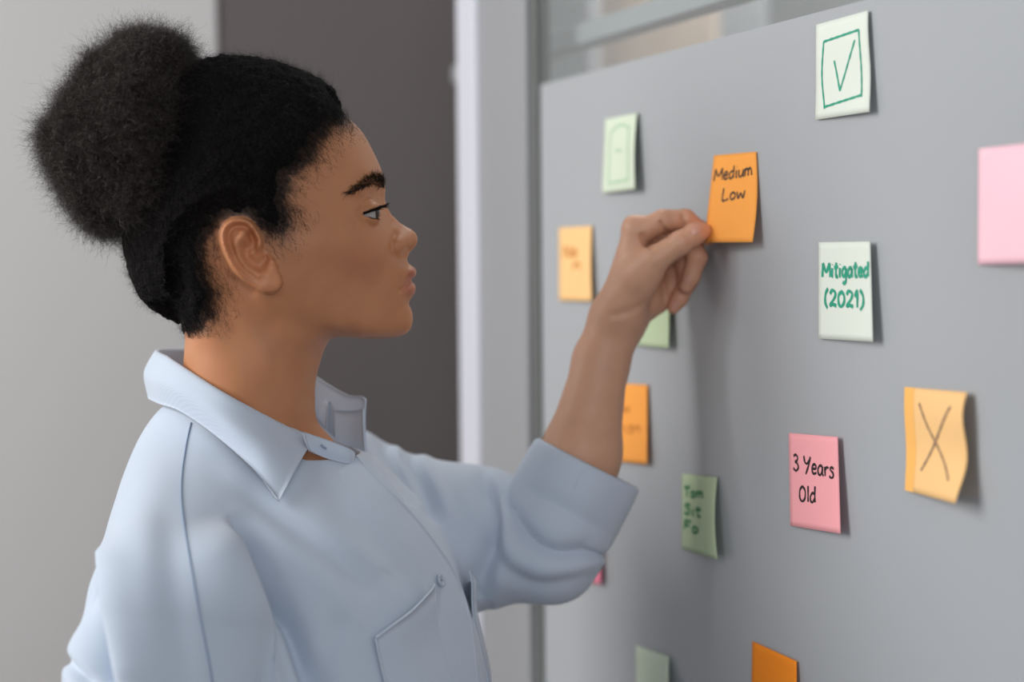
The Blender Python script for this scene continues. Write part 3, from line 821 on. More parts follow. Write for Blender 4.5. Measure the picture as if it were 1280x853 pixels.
def ribbons(name, root, direc, length, curl, turns, npts, width, m, parent, bend=0.3, jit=0.4, flat=None):
    n = len(root)
    d = direc / (np.linalg.norm(direc, axis=1)[:, None] + 1e-9)
    r = rng.normal(size=(n, 3)); e1 = np.cross(d, r); e1 /= np.linalg.norm(e1, axis=1)[:, None] + 1e-9
    e2 = np.cross(d, e1)
    s = np.linspace(0, 1, npts)[None, :, None]
    ph = rng.uniform(0, 6.28, (n, 1, 1))
    tr = (turns * rng.uniform(0.7, 1.3, (n, 1, 1)))
    cr = np.asarray(curl).reshape(-1, 1, 1) * rng.uniform(0.5, 1.4, (n, 1, 1)) * np.clip(s * 5, 0, 1)
    L = np.asarray(length).reshape(-1, 1, 1)
    bd = rng.normal(size=(n, 1, 3)) * bend
    P = root[:, None, :] + d[:, None, :] * L * s + bd * L * s**2 \
        + cr * (np.cos(6.283 * tr * s + ph) - np.cos(ph)) * e1[:, None, :] + cr * (np.sin(6.283 * tr * s + ph) - np.sin(ph)) * e2[:, None, :]
    P = P + rng.normal(size=P.shape) * (curl * jit if np.isscalar(curl) else np.asarray(curl).reshape(-1, 1, 1) * jit) * np.clip(s * 4, 0, 1)
    T = np.gradient(P, axis=1)
    wv = np.cross(T, rng.normal(size=(n, 1, 3)) if flat is None else flat[:, None, :])
    wv /= np.linalg.norm(wv, axis=2)[..., None] + 1e-9
    tap = (width * 0.5 * (1 - 0.75 * s**2))
    V = np.stack([P + wv * tap, P - wv * tap], 2).reshape(-1, 3)
    i = (np.arange(n)[:, None] * npts + np.arange(npts - 1)[None]).ravel() * 2
    Q = np.stack([i, i + 2, i + 3, i + 1], 1)
    o = link(name, mesh_np(name, V, Q), m, parent)
    return o

def sample(V, Q, n, weight=None):
    A = np.linalg.norm(np.cross(V[Q[:, 2]] - V[Q[:, 0]], V[Q[:, 3]] - V[Q[:, 1]]), axis=1)
    if weight is not None: A = A * weight(V[Q].mean(1))
    f = rng.choice(len(Q), n, p=A / A.sum())
    u, v = rng.random((2, n, 1))
    q = Q[f]
    return (V[q[:, 0]] * (1 - u) + V[q[:, 1]] * u) * (1 - v) + (V[q[:, 3]] * (1 - u) + V[q[:, 2]] * u) * v, f

def facenormal(V, Q):
    n = np.cross(V[Q[:, 2]] - V[Q[:, 0]], V[Q[:, 3]] - V[Q[:, 1]])
    return n / (np.linalg.norm(n, axis=1)[:, None] + 1e-12)

# puff frizz
nearw = lambda P: 0.45 + 1.0 * (((P - puff_c) @ HN) > -0.03)
R_, f_ = sample(Vp, Qp, 34000, nearw)
nn = facenormal(Vp, Qp)[f_]
rad = R_ - puff_c; rad /= np.linalg.norm(rad, axis=1)[:, None]
ribbons('hair_strands', R_ - nn * 0.001, nn * 0.5 + rad * 0.6 + rng.normal(size=R_.shape) * 0.42, rng.uniform(0.006, 0.0185, len(R_)), 0.0013, 3.2, 12, 0.00017, MAT['puffstrand'], puff, 0.35)
R_, f_ = sample(Vp, Qp, 9000, nearw)
nn = facenormal(Vp, Qp)[f_]
rad = R_ - puff_c; rad /= np.linalg.norm(rad, axis=1)[:, None]
ribbons('hair_curls', R_ - nn * 0.002, nn * 0.5 + rad * 0.5 + rng.normal(size=R_.shape) * 0.5, rng.uniform(0.008, 0.016, len(R_)), 0.0021, 2.4, 16, 0.00026, MAT['puffstrand'], puff, 0.4)
# cap frizz, combed towards the puff
tie = hworld(*hloc(np.float64(232), np.float64(165), 0.03), 0.0)
R_, f_ = sample(Vc, Qc, 24000, lambda P: 0.35 + 1.0 * (((P - HC) @ HN) > -0.02))
nn = facenormal(Vc, Qc)[f_]
tw = tie - R_; tw -= nn * (tw * nn).sum(1)[:, None]; tw /= np.linalg.norm(tw, axis=1)[:, None] + 1e-9
ribbons('hair_strands', R_ - nn * 0.0008, tw * 1.0 + nn * 0.34 + rng.normal(size=R_.shape) * 0.36, rng.uniform(0.005, 0.012, len(R_)), 0.0010, 2.6, 10, 0.00014, MAT['strand'], hair, 0.25)
# loose hairs on the skin around the hairline
dhv = poly_sd(Hab, hair_poly)
upper = (Vh[:, 2] > HC[2] - 0.105)
qd = dhv[Qh].mean(1); qup = upper[Qh].all(1) & (np.abs(head_c[Qh]).mean(1) > 0.018)
ear_d = dear[Qh].mean(1)
soft = np.where(qup & (ear_d < -0.002), np.exp(-np.maximum(-qd, 0) / 0.0065) * (qd < 0.010) * (qd > -0.026), 0)
AQ = np.linalg.norm(np.cross(Vh[Qh[:, 2]] - Vh[Qh[:, 0]], Vh[Qh[:, 3]] - Vh[Qh[:, 1]]), axis=1) * soft
f_ = rng.choice(len(Qh), 30000, p=AQ / AQ.sum())
R_ = Vh[Qh[f_]].mean(1) + rng.normal(size=(len(f_), 3)) * 0.0004
nn = Nh[Qh[f_, 0]]
tw = tie - R_; tw -= nn * (tw * nn).sum(1)[:, None]; tw /= np.linalg.norm(tw, axis=1)[:, None] + 1e-9
ribbons('baby_hairs', R_ - nn * 0.0002, tw + nn * 0.10 + rng.normal(size=R_.shape) * 0.22, rng.uniform(0.005, 0.013, len(R_)), 0.0007, 1.5, 9, 0.00015, MAT['strand'], hair, 0.3, 0.25)
dv = dhv + vnoise(Vh, 330, 9) * 0.0018 + vnoise(Vh, 1200, 10) * 0.0012
root_mask = np.exp(-np.maximum(-dv - 0.0005, 0) / 0.0052) * sstep(-0.107, -0.095, Vh[:, 2] - HC[2]) * np.where(dear > -0.001, 0, 1)
blend(np.clip(root_mask, 0, 1) * 0.86, (0.022, 0.012, 0.008))

# ------------------------------------------------------------------ eyes, lashes, brow
bvh_head = BVHTree.FromPolygons([tuple(v) for v in Vh], [tuple(q) for q in Qh.tolist()])
def cast(bvh, px, py):
    d = ray(np.float64(px), np.float64(py)); d = d / np.linalg.norm(d)
    h = bvh.ray_cast(Vector(CAM), Vector(d))
    if h[0] is None: return None, None
    return np.array(h[0]), np.array(h[1])

def uv_sphere(name, r, seg=48, rings=24, bulge=0.0006):
    th = np.linspace(0, np.pi, rings + 1); ph = np.linspace(0, 2 * np.pi, seg, endpoint=False)
    T, Pp = np.meshgrid(th, ph, indexing='ij')
    x = np.cos(T); y = np.sin(T) * np.cos(Pp); z = np.sin(T) * np.sin(Pp)
    rr = r + bulge * sstep(0.86, 0.96, x)
    V = np.stack([x * rr, y * rr, z * rr], -1).reshape(-1, 3)
    i = np.arange((rings) * seg).reshape(rings, seg)
    nx = np.roll(i, -1, 1)
    Q = np.stack([i, i + seg, nx + seg, nx], -1).reshape(-1, 4)
    return mesh_np(name, V, Q)
for sgn in (1, -1):
    e = link('eyeball', uv_sphere('eyeball', EYE_R), MAT['eye'], None)
    ctr = hworld(EYE_C[0], EYE_C[1], EYE_C[2] * sgn)
    X = HE + HN * 0.20; X = X + np.array([0, 0, 0.03]); X /= np.linalg.norm(X)
    Zv = np.array([0, 0, 1.0]); Yv = np.cross(Zv, X); Yv /= np.linalg.norm(Yv); Zv = np.cross(X, Yv)
    e.matrix_world = Matrix(((X[0], Yv[0], Zv[0], ctr[0]), (X[1], Yv[1], Zv[1], ctr[1]), (X[2], Yv[2], Zv[2], ctr[2]), (0, 0, 0, 1)))
    bpy.context.view_layer.update()
    mw = e.matrix_world.copy(); e.parent = person; e.matrix_parent_inverse = person.matrix_world.inverted(); e.matrix_world = mw
    # lashes: rooted on the lid margin, which wraps the eyeball
    def lidpt(px, py):
        ab = hloc(np.float64(px), np.float64(py), 0.040)
        r2 = (ab[0] - EYE_C[0])**2 + (ab[1] - EYE_C[1])**2
        c = EYE_C[2] + math.sqrt(max(0.0129**2 - r2, 0.000004))
        ab = hloc(np.float64(px), np.float64(py), c)
        return np.array([ab[0], ab[1], c])
    roots, dirs, ln = [], [], []
    mar = catmull([(454, 267.6), (460, 265), (467, 262.3), (473, 260), (477.5, 258)], 44)
    for i, (x, y) in enumerate(mar):
        p = lidpt(x, y)
        for r in range(7):
            roots.append(hworld(p[0] + rng.normal() * 2e-4, p[1] + rng.normal() * 5e-4, sgn * p[2]))
            o = np.array([p[0] - EYE_C[0], 0, p[2] - EYE_C[2]]); o /= np.linalg.norm(o)
            dirs.append(HE * (o[0] * 0.6 + 0.65) + HN * sgn * o[2] * 0.55 + np.array([0, 0, 0.28]) + rng.normal(size=3) * 0.12)
            ln.append(0.0030 + 0.0035 * i / 40)
    n1 = len(roots)
    for (x, y) in catmull([(460, 270.8), (466, 272.6), (473, 273.4)], 22):
        p = lidpt(x, y)
        roots.append(hworld(p[0], p[1], sgn * p[2])); dirs.append(HE * 0.8 + HN * sgn * 0.4 + np.array([0, 0, -0.45]) + rng.normal(size=3) * 0.12); ln.append(0.0026)
    el = ribbons('eyelashes', np.array(roots), np.array(dirs), np.array(ln), 0.0001, 0.5, 6, 0.00035, MAT['brow'], person, 0.12, 0.0)
    # brow hairs
    roots, dirs = [], []
    top = catmull([(434, 240), (448, 230.5), (462, 221.5), (472, 221), (481, 225)], 60)
    bot = catmull([(435.5, 241.5), (450, 235.5), (464, 231), (473, 232.5), (481, 238)], 60)
    for i in range(60):
        for r in range(5 + int(i * 0.5)):
            t = rng.random()
            px = top[i, 0] * (1 - t) + bot[i, 0] * t + rng.normal() * 0.5; py = top[i, 1] * (1 - t) + bot[i, 1] * t + rng.normal() * 0.5
            p, n_ = cast(bvh_head, px, py)
            if p is None: continue
            q = p - HC
            if q @ HN < 0.0085: continue
            back = -HE * 1.0 + np.array([0, 0, 0.9 * (i / 60) - 0.35 + (0.35 - t * 0.5)])
            back = back - n_ * (back @ n_) + n_ * 0.12
            if sgn < 0:
                c = q @ HN; p = p - 2 * c * HN; back = back - 2 * (back @ HN) * HN
            roots.append(p); dirs.append(back)
    eb = ribbons('eyebrow', np.array(roots), np.array(dirs) + rng.normal(size=(len(roots), 3)) * 0.15, rng.uniform(0.004, 0.0072, len(roots)), 0.0001, 0.4, 5, 0.00030, MAT['brow'], person, 0.1, 0.0)
# ------------------------------------------------------------------ the woman: shirt, arms, trousers
TH = math.radians(16)
N0 = np.array([-0.205, 1.315])
TF = np.array([math.cos(TH), -math.sin(TH)]); TLv = np.array([math.sin(TH), math.cos(TH)])
def tw_(x, y, z):
    return np.array([N0[0] + x * TF[0] + y * TLv[0], N0[1] + x * TF[1] + y * TLv[1], z])
def pt(px, py, Y):
    return atY(np.float64(px), np.float64(py), Y)

elbow = pt(690, 698, 1.395)
arm1 = pt(600, 672, 1.43)
cuff_c0 = pt(700, 655, 1.395)
wrist = pt(767, 402, 1.420)
fore_mid = pt(727, 566, 1.402)

def shirt_part(lo, hi, h):
    P = grid(lo, hi, h)
    xt = (P[0] - N0[0]) * TF[0] + (P[1] - N0[1]) * TF[1]
    yt = (P[0] - N0[0]) * TLv[0] + (P[1] - N0[1]) * TLv[1]
    T = (xt, yt, P[2])
    D = ellipsoid(T, (0.045, 0, 1.12), (0.128, 0.172, 0.232))                     # chest
    D = smin(D, ellipsoid(T, (-0.045, 0, 1.13), (0.098, 0.165, 0.225)), 0.05)     # back
    D = smin(D, cone(T, (-0.030, -0.02, 1.330), (-0.010, -0.150, 1.262), 0.050, 0.052), 0.05)
    D = smin(D, cone(T, (-0.030, 0.02, 1.335), (-0.020, 0.165, 1.290), 0.052, 0.056), 0.05)
    D = smin(D, cone(T, (0.005, 0, 1.275), (-0.035, 0, 1.318), 0.060, 0.066), 0.04)   # round the neck
    D = smin(D, cone(T, (0.02, 0, 1.10), (0.01, 0, 0.84), 0.150, 0.150), 0.06)    # waist, loose
    # right sleeve, hanging
    D = smin(D, cone(T, (0.002, -0.165, 1.243), (-0.008, -0.200, 1.06), 0.063, 0.088), 0.014)
    D = smin(D, cone(T, (-0.008, -0.200, 1.06), (0.05, -0.200, 0.84), 0.088, 0.055), 0.02)
    # the open neck
    D = np.maximum(D, -cone(T, (0.014, 0, 1.42), (0.026, 0, 1.350), 0.070, 0.054))
    # left sleeve, raised
    sl = tw_(0.0, 0.165, 1.275)
    D = smin(D, cone(P, sl, arm1, 0.062, 0.056), 0.04)
    D = smin(D, cone(P, arm1, elbow - np.array([0, 0, -0.006]), 0.056, 0.036), 0.03)
    D = smin(D, cone(P, elbow + np.array([0, 0, 0.004]), cuff_c0, 0.036, 0.043), 0.03)
    V, Q = surface_nets(np.asarray(D, np.float32), tuple(float(a_.ravel()[0]) for a_ in P), h)
    return smooth_np(V, Q, 3, 0.5), Q
Vs, Qs = shirt_part((-0.45, 1.02, 1.10), (0.115, 1.58, 1.40), 0.0022)
Vlow, Qlow = shirt_part((-0.46, 1.00, 0.80), (0.06, 1.56, 1.112), 0.007)
Vlow[:, 2] = np.minimum(Vlow[:, 2], 1.106)
Ns = normals_np(Vs, Qs)
if (Ns * (Vs - Vs.mean(0))).sum() < 0: Qs = Qs[:, ::-1]; Ns = -Ns

# -- folds: creases drawn over the seen cloth push it in or out along its normal
def folds(V, N, F):
    px, py, z = project(V)
    G_ = np.c_[px, py]
    vis = sstep(-0.15, 0.10, -(N * ((V - CAM) / np.linalg.norm(V - CAM, axis=1)[:, None])).sum(1))
    out = np.zeros(len(V))
    for pts, amp, sl_, sr_, Y0, Y1 in F:
        pts = np.asarray(pts, float); c = catmull(pts, 24)
        bb = max(sl_, sr_) * 3.5
        m = (px > c[:, 0].min() - bb) & (px < c[:, 0].max() + bb) & (py > c[:, 1].min() - bb) & (py < c[:, 1].max() + bb) & (V[:, 1] > Y0) & (V[:, 1] < Y1)
        g = G_[m]
        best = np.full(len(g), 1e9); side = np.zeros(len(g)); tpar = np.zeros(len(g))
        for i in range(len(c) - 1):
            a, b = c[i], c[i + 1]; e = b - a
            w = g - a; t = np.clip((w @ e) / (e @ e), 0, 1)
            dd = np.linalg.norm(w - t[:, None] * e, axis=1)
            u = dd < best
            best[u] = dd[u]; side[u] = (e[0] * w[u, 1] - e[1] * w[u, 0]); tpar[u] = (i + t[u]) / (len(c) - 1)
        sg = np.where(side > 0, sl_, sr_)       # side>0: to the right of the drawing direction
        taper = sstep(0, 0.25, tpar) * (1 - 0.35 * sstep(0.85, 1, tpar))
        out[m] += amp * 1e-3 * np.exp(-(best / sg)**2 / 2) * taper
    return V + N * (out * vis)[:, None]
NEAR = (1.0, 1.33); FAR = (1.30, 1.6)
# (points, amount mm, spread px on the right-hand side, spread on the left-hand side of the drawing direction)
FOLDS = [
 # armpit crease: the sleeve bulges over it
 ([(286, 640), (298, 676), (316, 712), (340, 756), (362, 800), (388, 866)], -24, 3.0, 15, *NEAR),
 ([(268, 640), (284, 690), (304, 740), (328, 795), (352, 866)], 13, 26, 9, *NEAR),
 # shoulder drape at her back
 ([(104, 672), (120, 706), (128, 765), (142, 866)], -20, 15, 3.0, *NEAR),
 ([(118, 672), (134, 708), (142, 765), (158, 866)], 9, 7, 20, *NEAR),
 ([(90, 700), (88, 780), (95, 866)], 5, 10, 10, *NEAR),
 ([(52, 796), (78, 814), (112, 860)], -7, 4, 5, *NEAR),
 ([(190, 520), (182, 640), (178, 760), (180, 900)], 4, 26, 24, *NEAR),
 ([(205, 600), (214, 720), (224, 800), (232, 900)], -3, 16, 16, *NEAR),
 # soft pulls across the chest
 ([(262, 575), (320, 615), (390, 655), (470, 705)], 2.6, 8, 14, *NEAR),
 ([(285, 595), (340, 640), (410, 690), (460, 735)], -2.4, 9, 9, *NEAR),
 ([(275, 640), (330, 665), (400, 722), (445, 775)], 2.6, 9, 12, *NEAR),
 ([(395, 580), (430, 630), (480, 690), (520, 740)], -2.5, 14, 12, *NEAR),
 ([(440, 765), (412, 805), (400, 866)], -4, 12, 12, *NEAR),
 # raised sleeve
 ([(596, 578), (614, 612), (622, 660), (614, 702), (600, 742)], -10, 14, 4, *FAR),
 ([(606, 578), (628, 615), (636, 660), (630, 705), (618, 745)], 5, 6, 12, *FAR),
 ([(622, 590), (640, 642), (664, 678), (700, 694), (752, 690)], -9, 5, 8, *FAR),
 ([(614, 610), (628, 668), (660, 706), (710, 712), (750, 700)], 5, 9, 8, *FAR),
 ([(610, 650), (630, 705), (675, 730), (730, 718)], -4, 8, 8, *FAR),
 ([(500, 560), (518, 590), (545, 645)], -7, 5, 8, *FAR),
 ([(515, 560), (536, 592), (562, 650)], 4, 8, 8, *FAR),
 ([(470, 540), (490, 580), (515, 625)], -5, 5, 6, 1.25, 1.55),
 ([(485, 545), (503, 580), (528, 628)], 3, 5, 6, 1.25, 1.55),
 ([(455, 560), (475, 595), (500, 630)], 3, 6, 6, 1.25, 1.55),
]
Vs = folds(Vs, Ns, FOLDS)
Vs = smooth_np(Vs, Qs, 1, 0.25)
Ns = normals_np(Vs, Qs)
Vs = Vs + Ns * (vnoise(Vs, 45, 21) * 0.0012)[:, None]
nl = normals_np(Vlow, Qlow)
if (nl * (Vlow - Vlow.mean(0))).sum() < 0: Qlow = Qlow[:, ::-1]
shirt = link('shirt', mesh_np('shirt', np.vstack([Vs, Vlow]), np.vstack([Qs, Qlow + len(Vs)])), MAT['shirt'], person)

# ------------------------------------------------------------------ shirt parts laid on the cloth
bvh_shirt = BVHTree.FromPolygons([tuple(v) for v in Vs], [tuple(q) for q in Qs.tolist()])
def on_shirt(px, py, lift=0.002, fallback=None):
    p, n_ = cast(bvh_shirt, px, py)
    if p is None: return fallback
    d = p - CAM; d /= np.linalg.norm(d)
    n_ = n_ if n_ @ d < 0 else -n_
    return p + n_ * lift
def to_t(p):
    q = np.asarray(p); return np.stack([(q[..., 0] - N0[0]) * TF[0] + (q[..., 1] - N0[1]) * TF[1], (q[..., 0] - N0[0]) * TLv[0] + (q[..., 1] - N0[1]) * TLv[1], q[..., 2]], -1)
def from_t(t):
    t = np.asarray(t); return np.stack([N0[0] + t[..., 0] * TF[0] + t[..., 1] * TLv[0], N0[1] + t[..., 0] * TF[1] + t[..., 1] * TLv[1], t[..., 2]], -1)
def mid_plane(px, py, y=0.0):
    """point of the ray where the torso's own sideways coordinate is y"""
    d = ray(np.float64(px), np.float64(py)); l3 = np.array([TLv[0], TLv[1], 0])
    t = (y - ((CAM[:2] - N0) @ TLv)) / (d @ l3)
    return CAM + d * t

def sheet(name, G_, m, parent, thick=0.0018, smooth_it=0, both=True):
    """grid of points (r,c,3) -> thin cloth with an edge"""
    r, c, _ = G_.shape
    i = np.arange(r * c).reshape(r, c)
    Q = np.stack([i[:-1, :-1], i[1:, :-1], i[1:, 1:], i[:-1, 1:]], -1).reshape(-1, 4)
    V = G_.reshape(-1, 3)
    if smooth_it: V = smooth_np(V, Q, smooth_it, 0.5)
    N = normals_np(V, Q)
    W = V - N * thick
    ring = np.r_[i[0, :], i[1:, -1], i[-1, -2::-1], i[-2:0:-1, 0]]
    r2 = np.roll(ring, -1)
    n = r * c
    QQ = np.vstack([Q, Q[:, ::-1] + n, np.stack([ring, ring + n, r2 + n, r2], 1)])
    return link(name, mesh_np(name, np.vstack([V, W]), QQ), m, parent)

def loft(rows, nc, nr):
    R = np.stack([catmull(r, nc) for r in rows], 0)
    return np.stack([catmull(R[:, j], nr) for j in range(nc)], 1)

# -- collar: right half measured, left half its mirror image in the torso's middle plane
fold = [pt(390, 544, 1.275), pt(360, 533, 1.257), pt(335, 520.5, 1.246), pt(296, 500, 1.238), pt(265, 482, 1.243), pt(232, 461, 1.262), pt(210, 446, 1.292), mid_plane(199, 437)]
edge_px = [(349, 631), (333, 615), (313, 594), (283, 565), (252, 538), (226, 520), (203, 511)]
edge_ = []
for (x, y) in edge_px:
    p = on_shirt(x, y, 0.0065); edge_.append(p)
edge_.append(mid_plane(188, 496))
foldt = to_t(np.array(fold)); edget = to_t(np.array(edge_))
base_ = foldt.copy(); base_[:, :2] *= 0.93; base_[:, 2] -= 0.030
inn = foldt.copy(); inn[:, :2] *= 0.965; inn[:, 2] -= 0.004
mid = foldt * 0.45 + edget * 0.55
rad_ = mid[:, :2] / np.linalg.norm(mid[:, :2], axis=1)[:, None]
mid[:, :2] += rad_ * 0.007; mid[:, 2] += 0.003
outf = foldt.copy(); outf[:, :2] += rad_ * 0.0035; outf[:, 2] -= 0.003
rows = []
for r in (base_, inn, foldt, outf, mid, edget):
    l = r[::-1][1:].copy(); l[:, 1] *= -1
    if r is foldt: pass
    rr = r.copy(); rr[-1, 1] = 0
    rows.append(np.vstack([rr, l[:5]]))
CG = from_t(loft(rows, 101, 26))
collar = sheet('collar', CG[:, ::-1], MAT['shirt'], shirt, 0.0016)
# stitching line just inside the collar's edge
# -- collar stand ends, with the worked buttonhole
def stand_near():
    tp_, bt_ = [], []
    for (x, y), (x2, y2) in zip([(380, 541), (400, 547), (422, 555), (439, 562), (444, 566)], [(388, 564), (402, 571), (421, 577), (437, 580), (444, 575)]):
        Yb = min(on_shirt(x2, y2, 0.003)[1], float(np.interp(x, [380, 400, 422, 439, 444], [1.252, 1.260, 1.271, 1.280, 1.283])))
        tp_.append(pt(x, y, Yb + 0.001)); bt_.append(pt(x2, y2, Yb))
    tp_, bt_ = np.array(tp_), np.array(bt_)
    globals()['STAND_Y'] = float(bt_[1, 1])
    md = (tp_ + bt_) / 2 - np.array([0, 0.002, 0])
    return sheet('collar_stand', loft([tp_, md, bt_], 24, 9), MAT['shirt'], shirt, 0.0022)
stand_near()
fc = loft([[pt(393, 470, 1.372), pt(413, 483, 1.366), pt(434, 494, 1.360), pt(450, 495.5, 1.354), pt(456, 499, 1.350)],
           [pt(395, 500, 1.374), pt(414, 515, 1.367), pt(434, 527, 1.360), pt(447, 530, 1.354), pt(455, 532, 1.349)],
           [pt(398, 540, 1.376), pt(415, 560, 1.368), pt(438, 575, 1.360), pt(450, 585, 1.354), pt(459, 592, 1.348)]], 28, 12)
sheet('collar_leaf', fc, MAT['shirt'], shirt, 0.0020)
fb = loft([[pt(418, 513, 1.362), pt(436, 514, 1.356), pt(453, 512, 1.346)], [pt(419, 550, 1.360), pt(438, 556, 1.353), pt(455, 556, 1.342)], [pt(424, 580, 1.358), pt(442, 590, 1.350), pt(462, 596, 1.340)]], 16, 10)
sheet('collar_stand', fb, MAT['shirt'], shirt, 0.0020)

def tube(name, pts, r, m, parent, seg=6, closed=False):
    P_ = np.asarray(pts, float); n = len(P_)
    Tn = np.gradient(P_, axis=0); Tn /= np.linalg.norm(Tn, axis=1)[:, None] + 1e-12
    up = np.array([0.31, 0.52, 0.79])
    e1 = np.cross(Tn, up); e1 /= np.linalg.norm(e1, axis=1)[:, None] + 1e-12
    e2 = np.cross(Tn, e1)
    a = np.linspace(0, 2 * np.pi, seg, endpoint=False)
    V = P_[:, None] + r * (np.cos(a)[None, :, None] * e1[:, None] + np.sin(a)[None, :, None] * e2[:, None])
    i = np.arange(n * seg).reshape(n, seg); j = np.roll(i, -1, 1)
    Q = np.stack([i[:-1], i[1:], j[1:], j[:-1]], -1).reshape(-1, 4)
    return link(name, mesh_np(name, V.reshape(-1, 3), Q), m, parent)

def seam(pts, r=0.0007, lift=0.0003, n=60, name='seam', m=None):
    c = catmull(pts, n); out = [on_shirt(x, y, lift) for x, y in c]
    out = np.array([p for p in out if p is not None])
    for _ in range(2): out[1:-1] = (out[:-2] + 2 * out[1:-1] + out[2:]) / 4
    return tube(name, out, r, m or MAT['seam'], shirt)
seam([(239, 529), (233, 556), (227, 600), (228, 640), (236, 690), (248, 760), (261, 825), (268, 870)])
bh = catmull([(401, 556), (404, 559), (408, 561)], 8)
tube('buttonhole', np.array([pt(x, y, STAND_Y - 0.0035) for x, y in bh]), 0.0008, MAT['seam'], shirt)

# -- button band
A_ = catmull([(404, 574), (430, 612), (462, 655), (500, 700), (534, 745), (560, 795), (580, 865)], 50)
B_ = catmull([(444, 571), (464, 595), (494, 622), (520, 650), (545, 682), (570, 722), (586, 775), (595, 865)], 50)
g = np.zeros((50, 8, 3)); last = None
for i in range(50):
    for j in range(8):
        t = j / 7
        x, y = A_[i] * (1 - t) + B_[i] * t
        p = on_shirt(x, y, -0.0006 + 0.0042 * t)
        if p is None: p = g[i, j - 1] + (g[i, j - 1] - g[i, j - 2]) if j > 1 else last
        g[i, j] = p; last = p
band = sheet('button_band', g, MAT['shirt'], shirt, 0.0022, 2)

def disc(name, ctr, n_, r, m, parent, holes=True):
    n_ = n_ / np.linalg.norm(n_); e1 = np.cross(n_, [0, 0, 1.0]); e1 /= np.linalg.norm(e1); e2 = np.cross(n_, e1)
    prof = [(0, 0.0010), (0.55, 0.0010), (0.72, 0.0018), (0.9, 0.0018), (1.0, 0.0012), (1.0, 0.0), (0, 0)]
    seg = 24; a = np.linspace(0, 2 * np.pi, seg, endpoint=False); V = []
    for rr, z in prof:
        V.append(ctr + (np.cos(a)[:, None] * e1 + np.sin(a)[:, None] * e2) * rr * r + n_ * z)
    i = np.arange(len(prof) * seg).reshape(len(prof), seg); j = np.roll(i, -1, 1)
    Q = np.stack([i[:-1], i[1:], j[1:], j[:-1]], -1).reshape(-1, 4)
    o = link(name, mesh_np(name, np.vstack(V), Q), m, parent)
    for s in (-1, 1):
        tube('thread_hole', np.array([ctr + e1 * s * 0.0011 - e2 * 0.0004 + n_ * 0.0011, ctr + e1 * s * 0.0011 + e2 * 0.0004 + n_ * 0.0011]), 0.0006, MAT['seam'], o)
    return o
def button(px, py):
    p, n_ = cast(bvh_shirt, px, py)
    if p is None: return
    d = (p - CAM); n_ = n_ if n_ @ d < 0 else -n_
    disc('button', p + n_ * 0.0036, n_, 0.0052, MAT['button'], shirt)
button(546, 728)

# -- chest pockets: open at the top, the right one measured and the left one mirrored
top_ = catmull([(466, 799), (480, 788), (505, 768), (524, 748), (530, 736)], 22)
bot_ = catmull([(492, 900), (515, 900), (545, 900), (566, 900), (580, 900)], 22)
g = np.zeros((16, 22, 3)); ok = True
for i in range(16):
    t = i / 15
    for j in range(22):
        x, y = top_[j] * (1 - t) + bot_[j] * t
        gap = 0.0075 * math.exp(-(t / 0.22)**2) * (0.25 + j / 21)
        p = on_shirt(x, y, 0.0016 + gap)
        g[i, j] = p if p is not None else g[i, j - 1]
pocket = sheet('pocket', g, MAT['shirt'], shirt, 0.0018, 1)
gm = to_t(g); gm[..., 1] *= -1; gm[..., 0] += 0.006 * np.exp(-np.linspace(0, 1.2, 16)**2 / 0.3)[:, None]
gm = from_t(gm[:, ::-1])
pocket2 = sheet('pocket', gm, MAT['shirt'], shirt, 0.0018, 1)
# hem tape down the pocket's outer edge
tube('pocket_edge', catmull(g[:, 0] + (g[:, 0] - CAM) / np.linalg.norm(g[:, 0] - CAM, axis=1)[:, None] * -0.0006, 30), 0.0011, MAT['shirt'], pocket)
tube('pocket_edge', catmull(g[0] + (g[0] - CAM) / np.linalg.norm(g[0] - CAM, axis=1)[:, None] * -0.0006, 30), 0.0011, MAT['shirt'], pocket)

# -- rolled cuff of the raised sleeve
c_bot, c_top = pt(694, 658, 1.396), pt(733, 580, 1.401)
ax = c_top - c_bot; La = np.linalg.norm(ax); ax /= La
toCam = CAM - c_top; toCam -= ax * (toCam @ ax); toCam /= np.linalg.norm(toCam)
sd = np.cross(ax, toCam)
a = np.linspace(0, 2 * np.pi, 97)
prof = [(-0.06, 0.044, 0), (0.0, 0.0485, 0), (0.25, 0.0505, 0), (0.6, 0.0500, 0), (0.92, 0.0492, 0), (1.0, 0.0485, 0), (1.02, 0.0465, 0), (0.98, 0.0450, 0), (0.5, 0.0440, 0), (0.1, 0.0430, 0)]
g = []
for t, r, _ in catmull(np.array(prof), 40):
    wob = 1 + 0.030 * np.sin(2 * a + 0.6) + 0.020 * np.sin(3 * a + 2.0 * t) + 0.015 * np.sin(5 * a + 1.0)
    rr = r * wob
    g.append(c_bot + ax * La * t + (np.cos(a) * rr * 0.86)[:, None] * toCam + (np.sin(a) * rr * 1.06)[:, None] * sd)
g = np.array(g)
i = np.arange(40 * 97).reshape(40, 97)
Qcf = np.stack([i[:-1, :-1], i[:-1, 1:], i[1:, 1:], i[1:, :-1]], -1).reshape(-1, 4)
Vcf = g.reshape(-1, 3); Ncf = normals_np(Vcf, Qcf)
if (Ncf[:97 * 5] * (Vcf[:97 * 5] - c_bot)).sum() < 0: Qcf = Qcf[:, ::-1]; Ncf = -Ncf
Vcf = folds(Vcf, Ncf, [([(640, 600), (680, 625), (730, 650), (760, 668)], -3, 8, 8, 1.2, 1.6), ([(660, 560), (700, 590), (770, 630)], 1.5, 14, 14, 1.2, 1.6)])
cuff = link('rolled_cuff', mesh_np('rolled_cuff', Vcf, Qcf), MAT['shirt'], shirt)

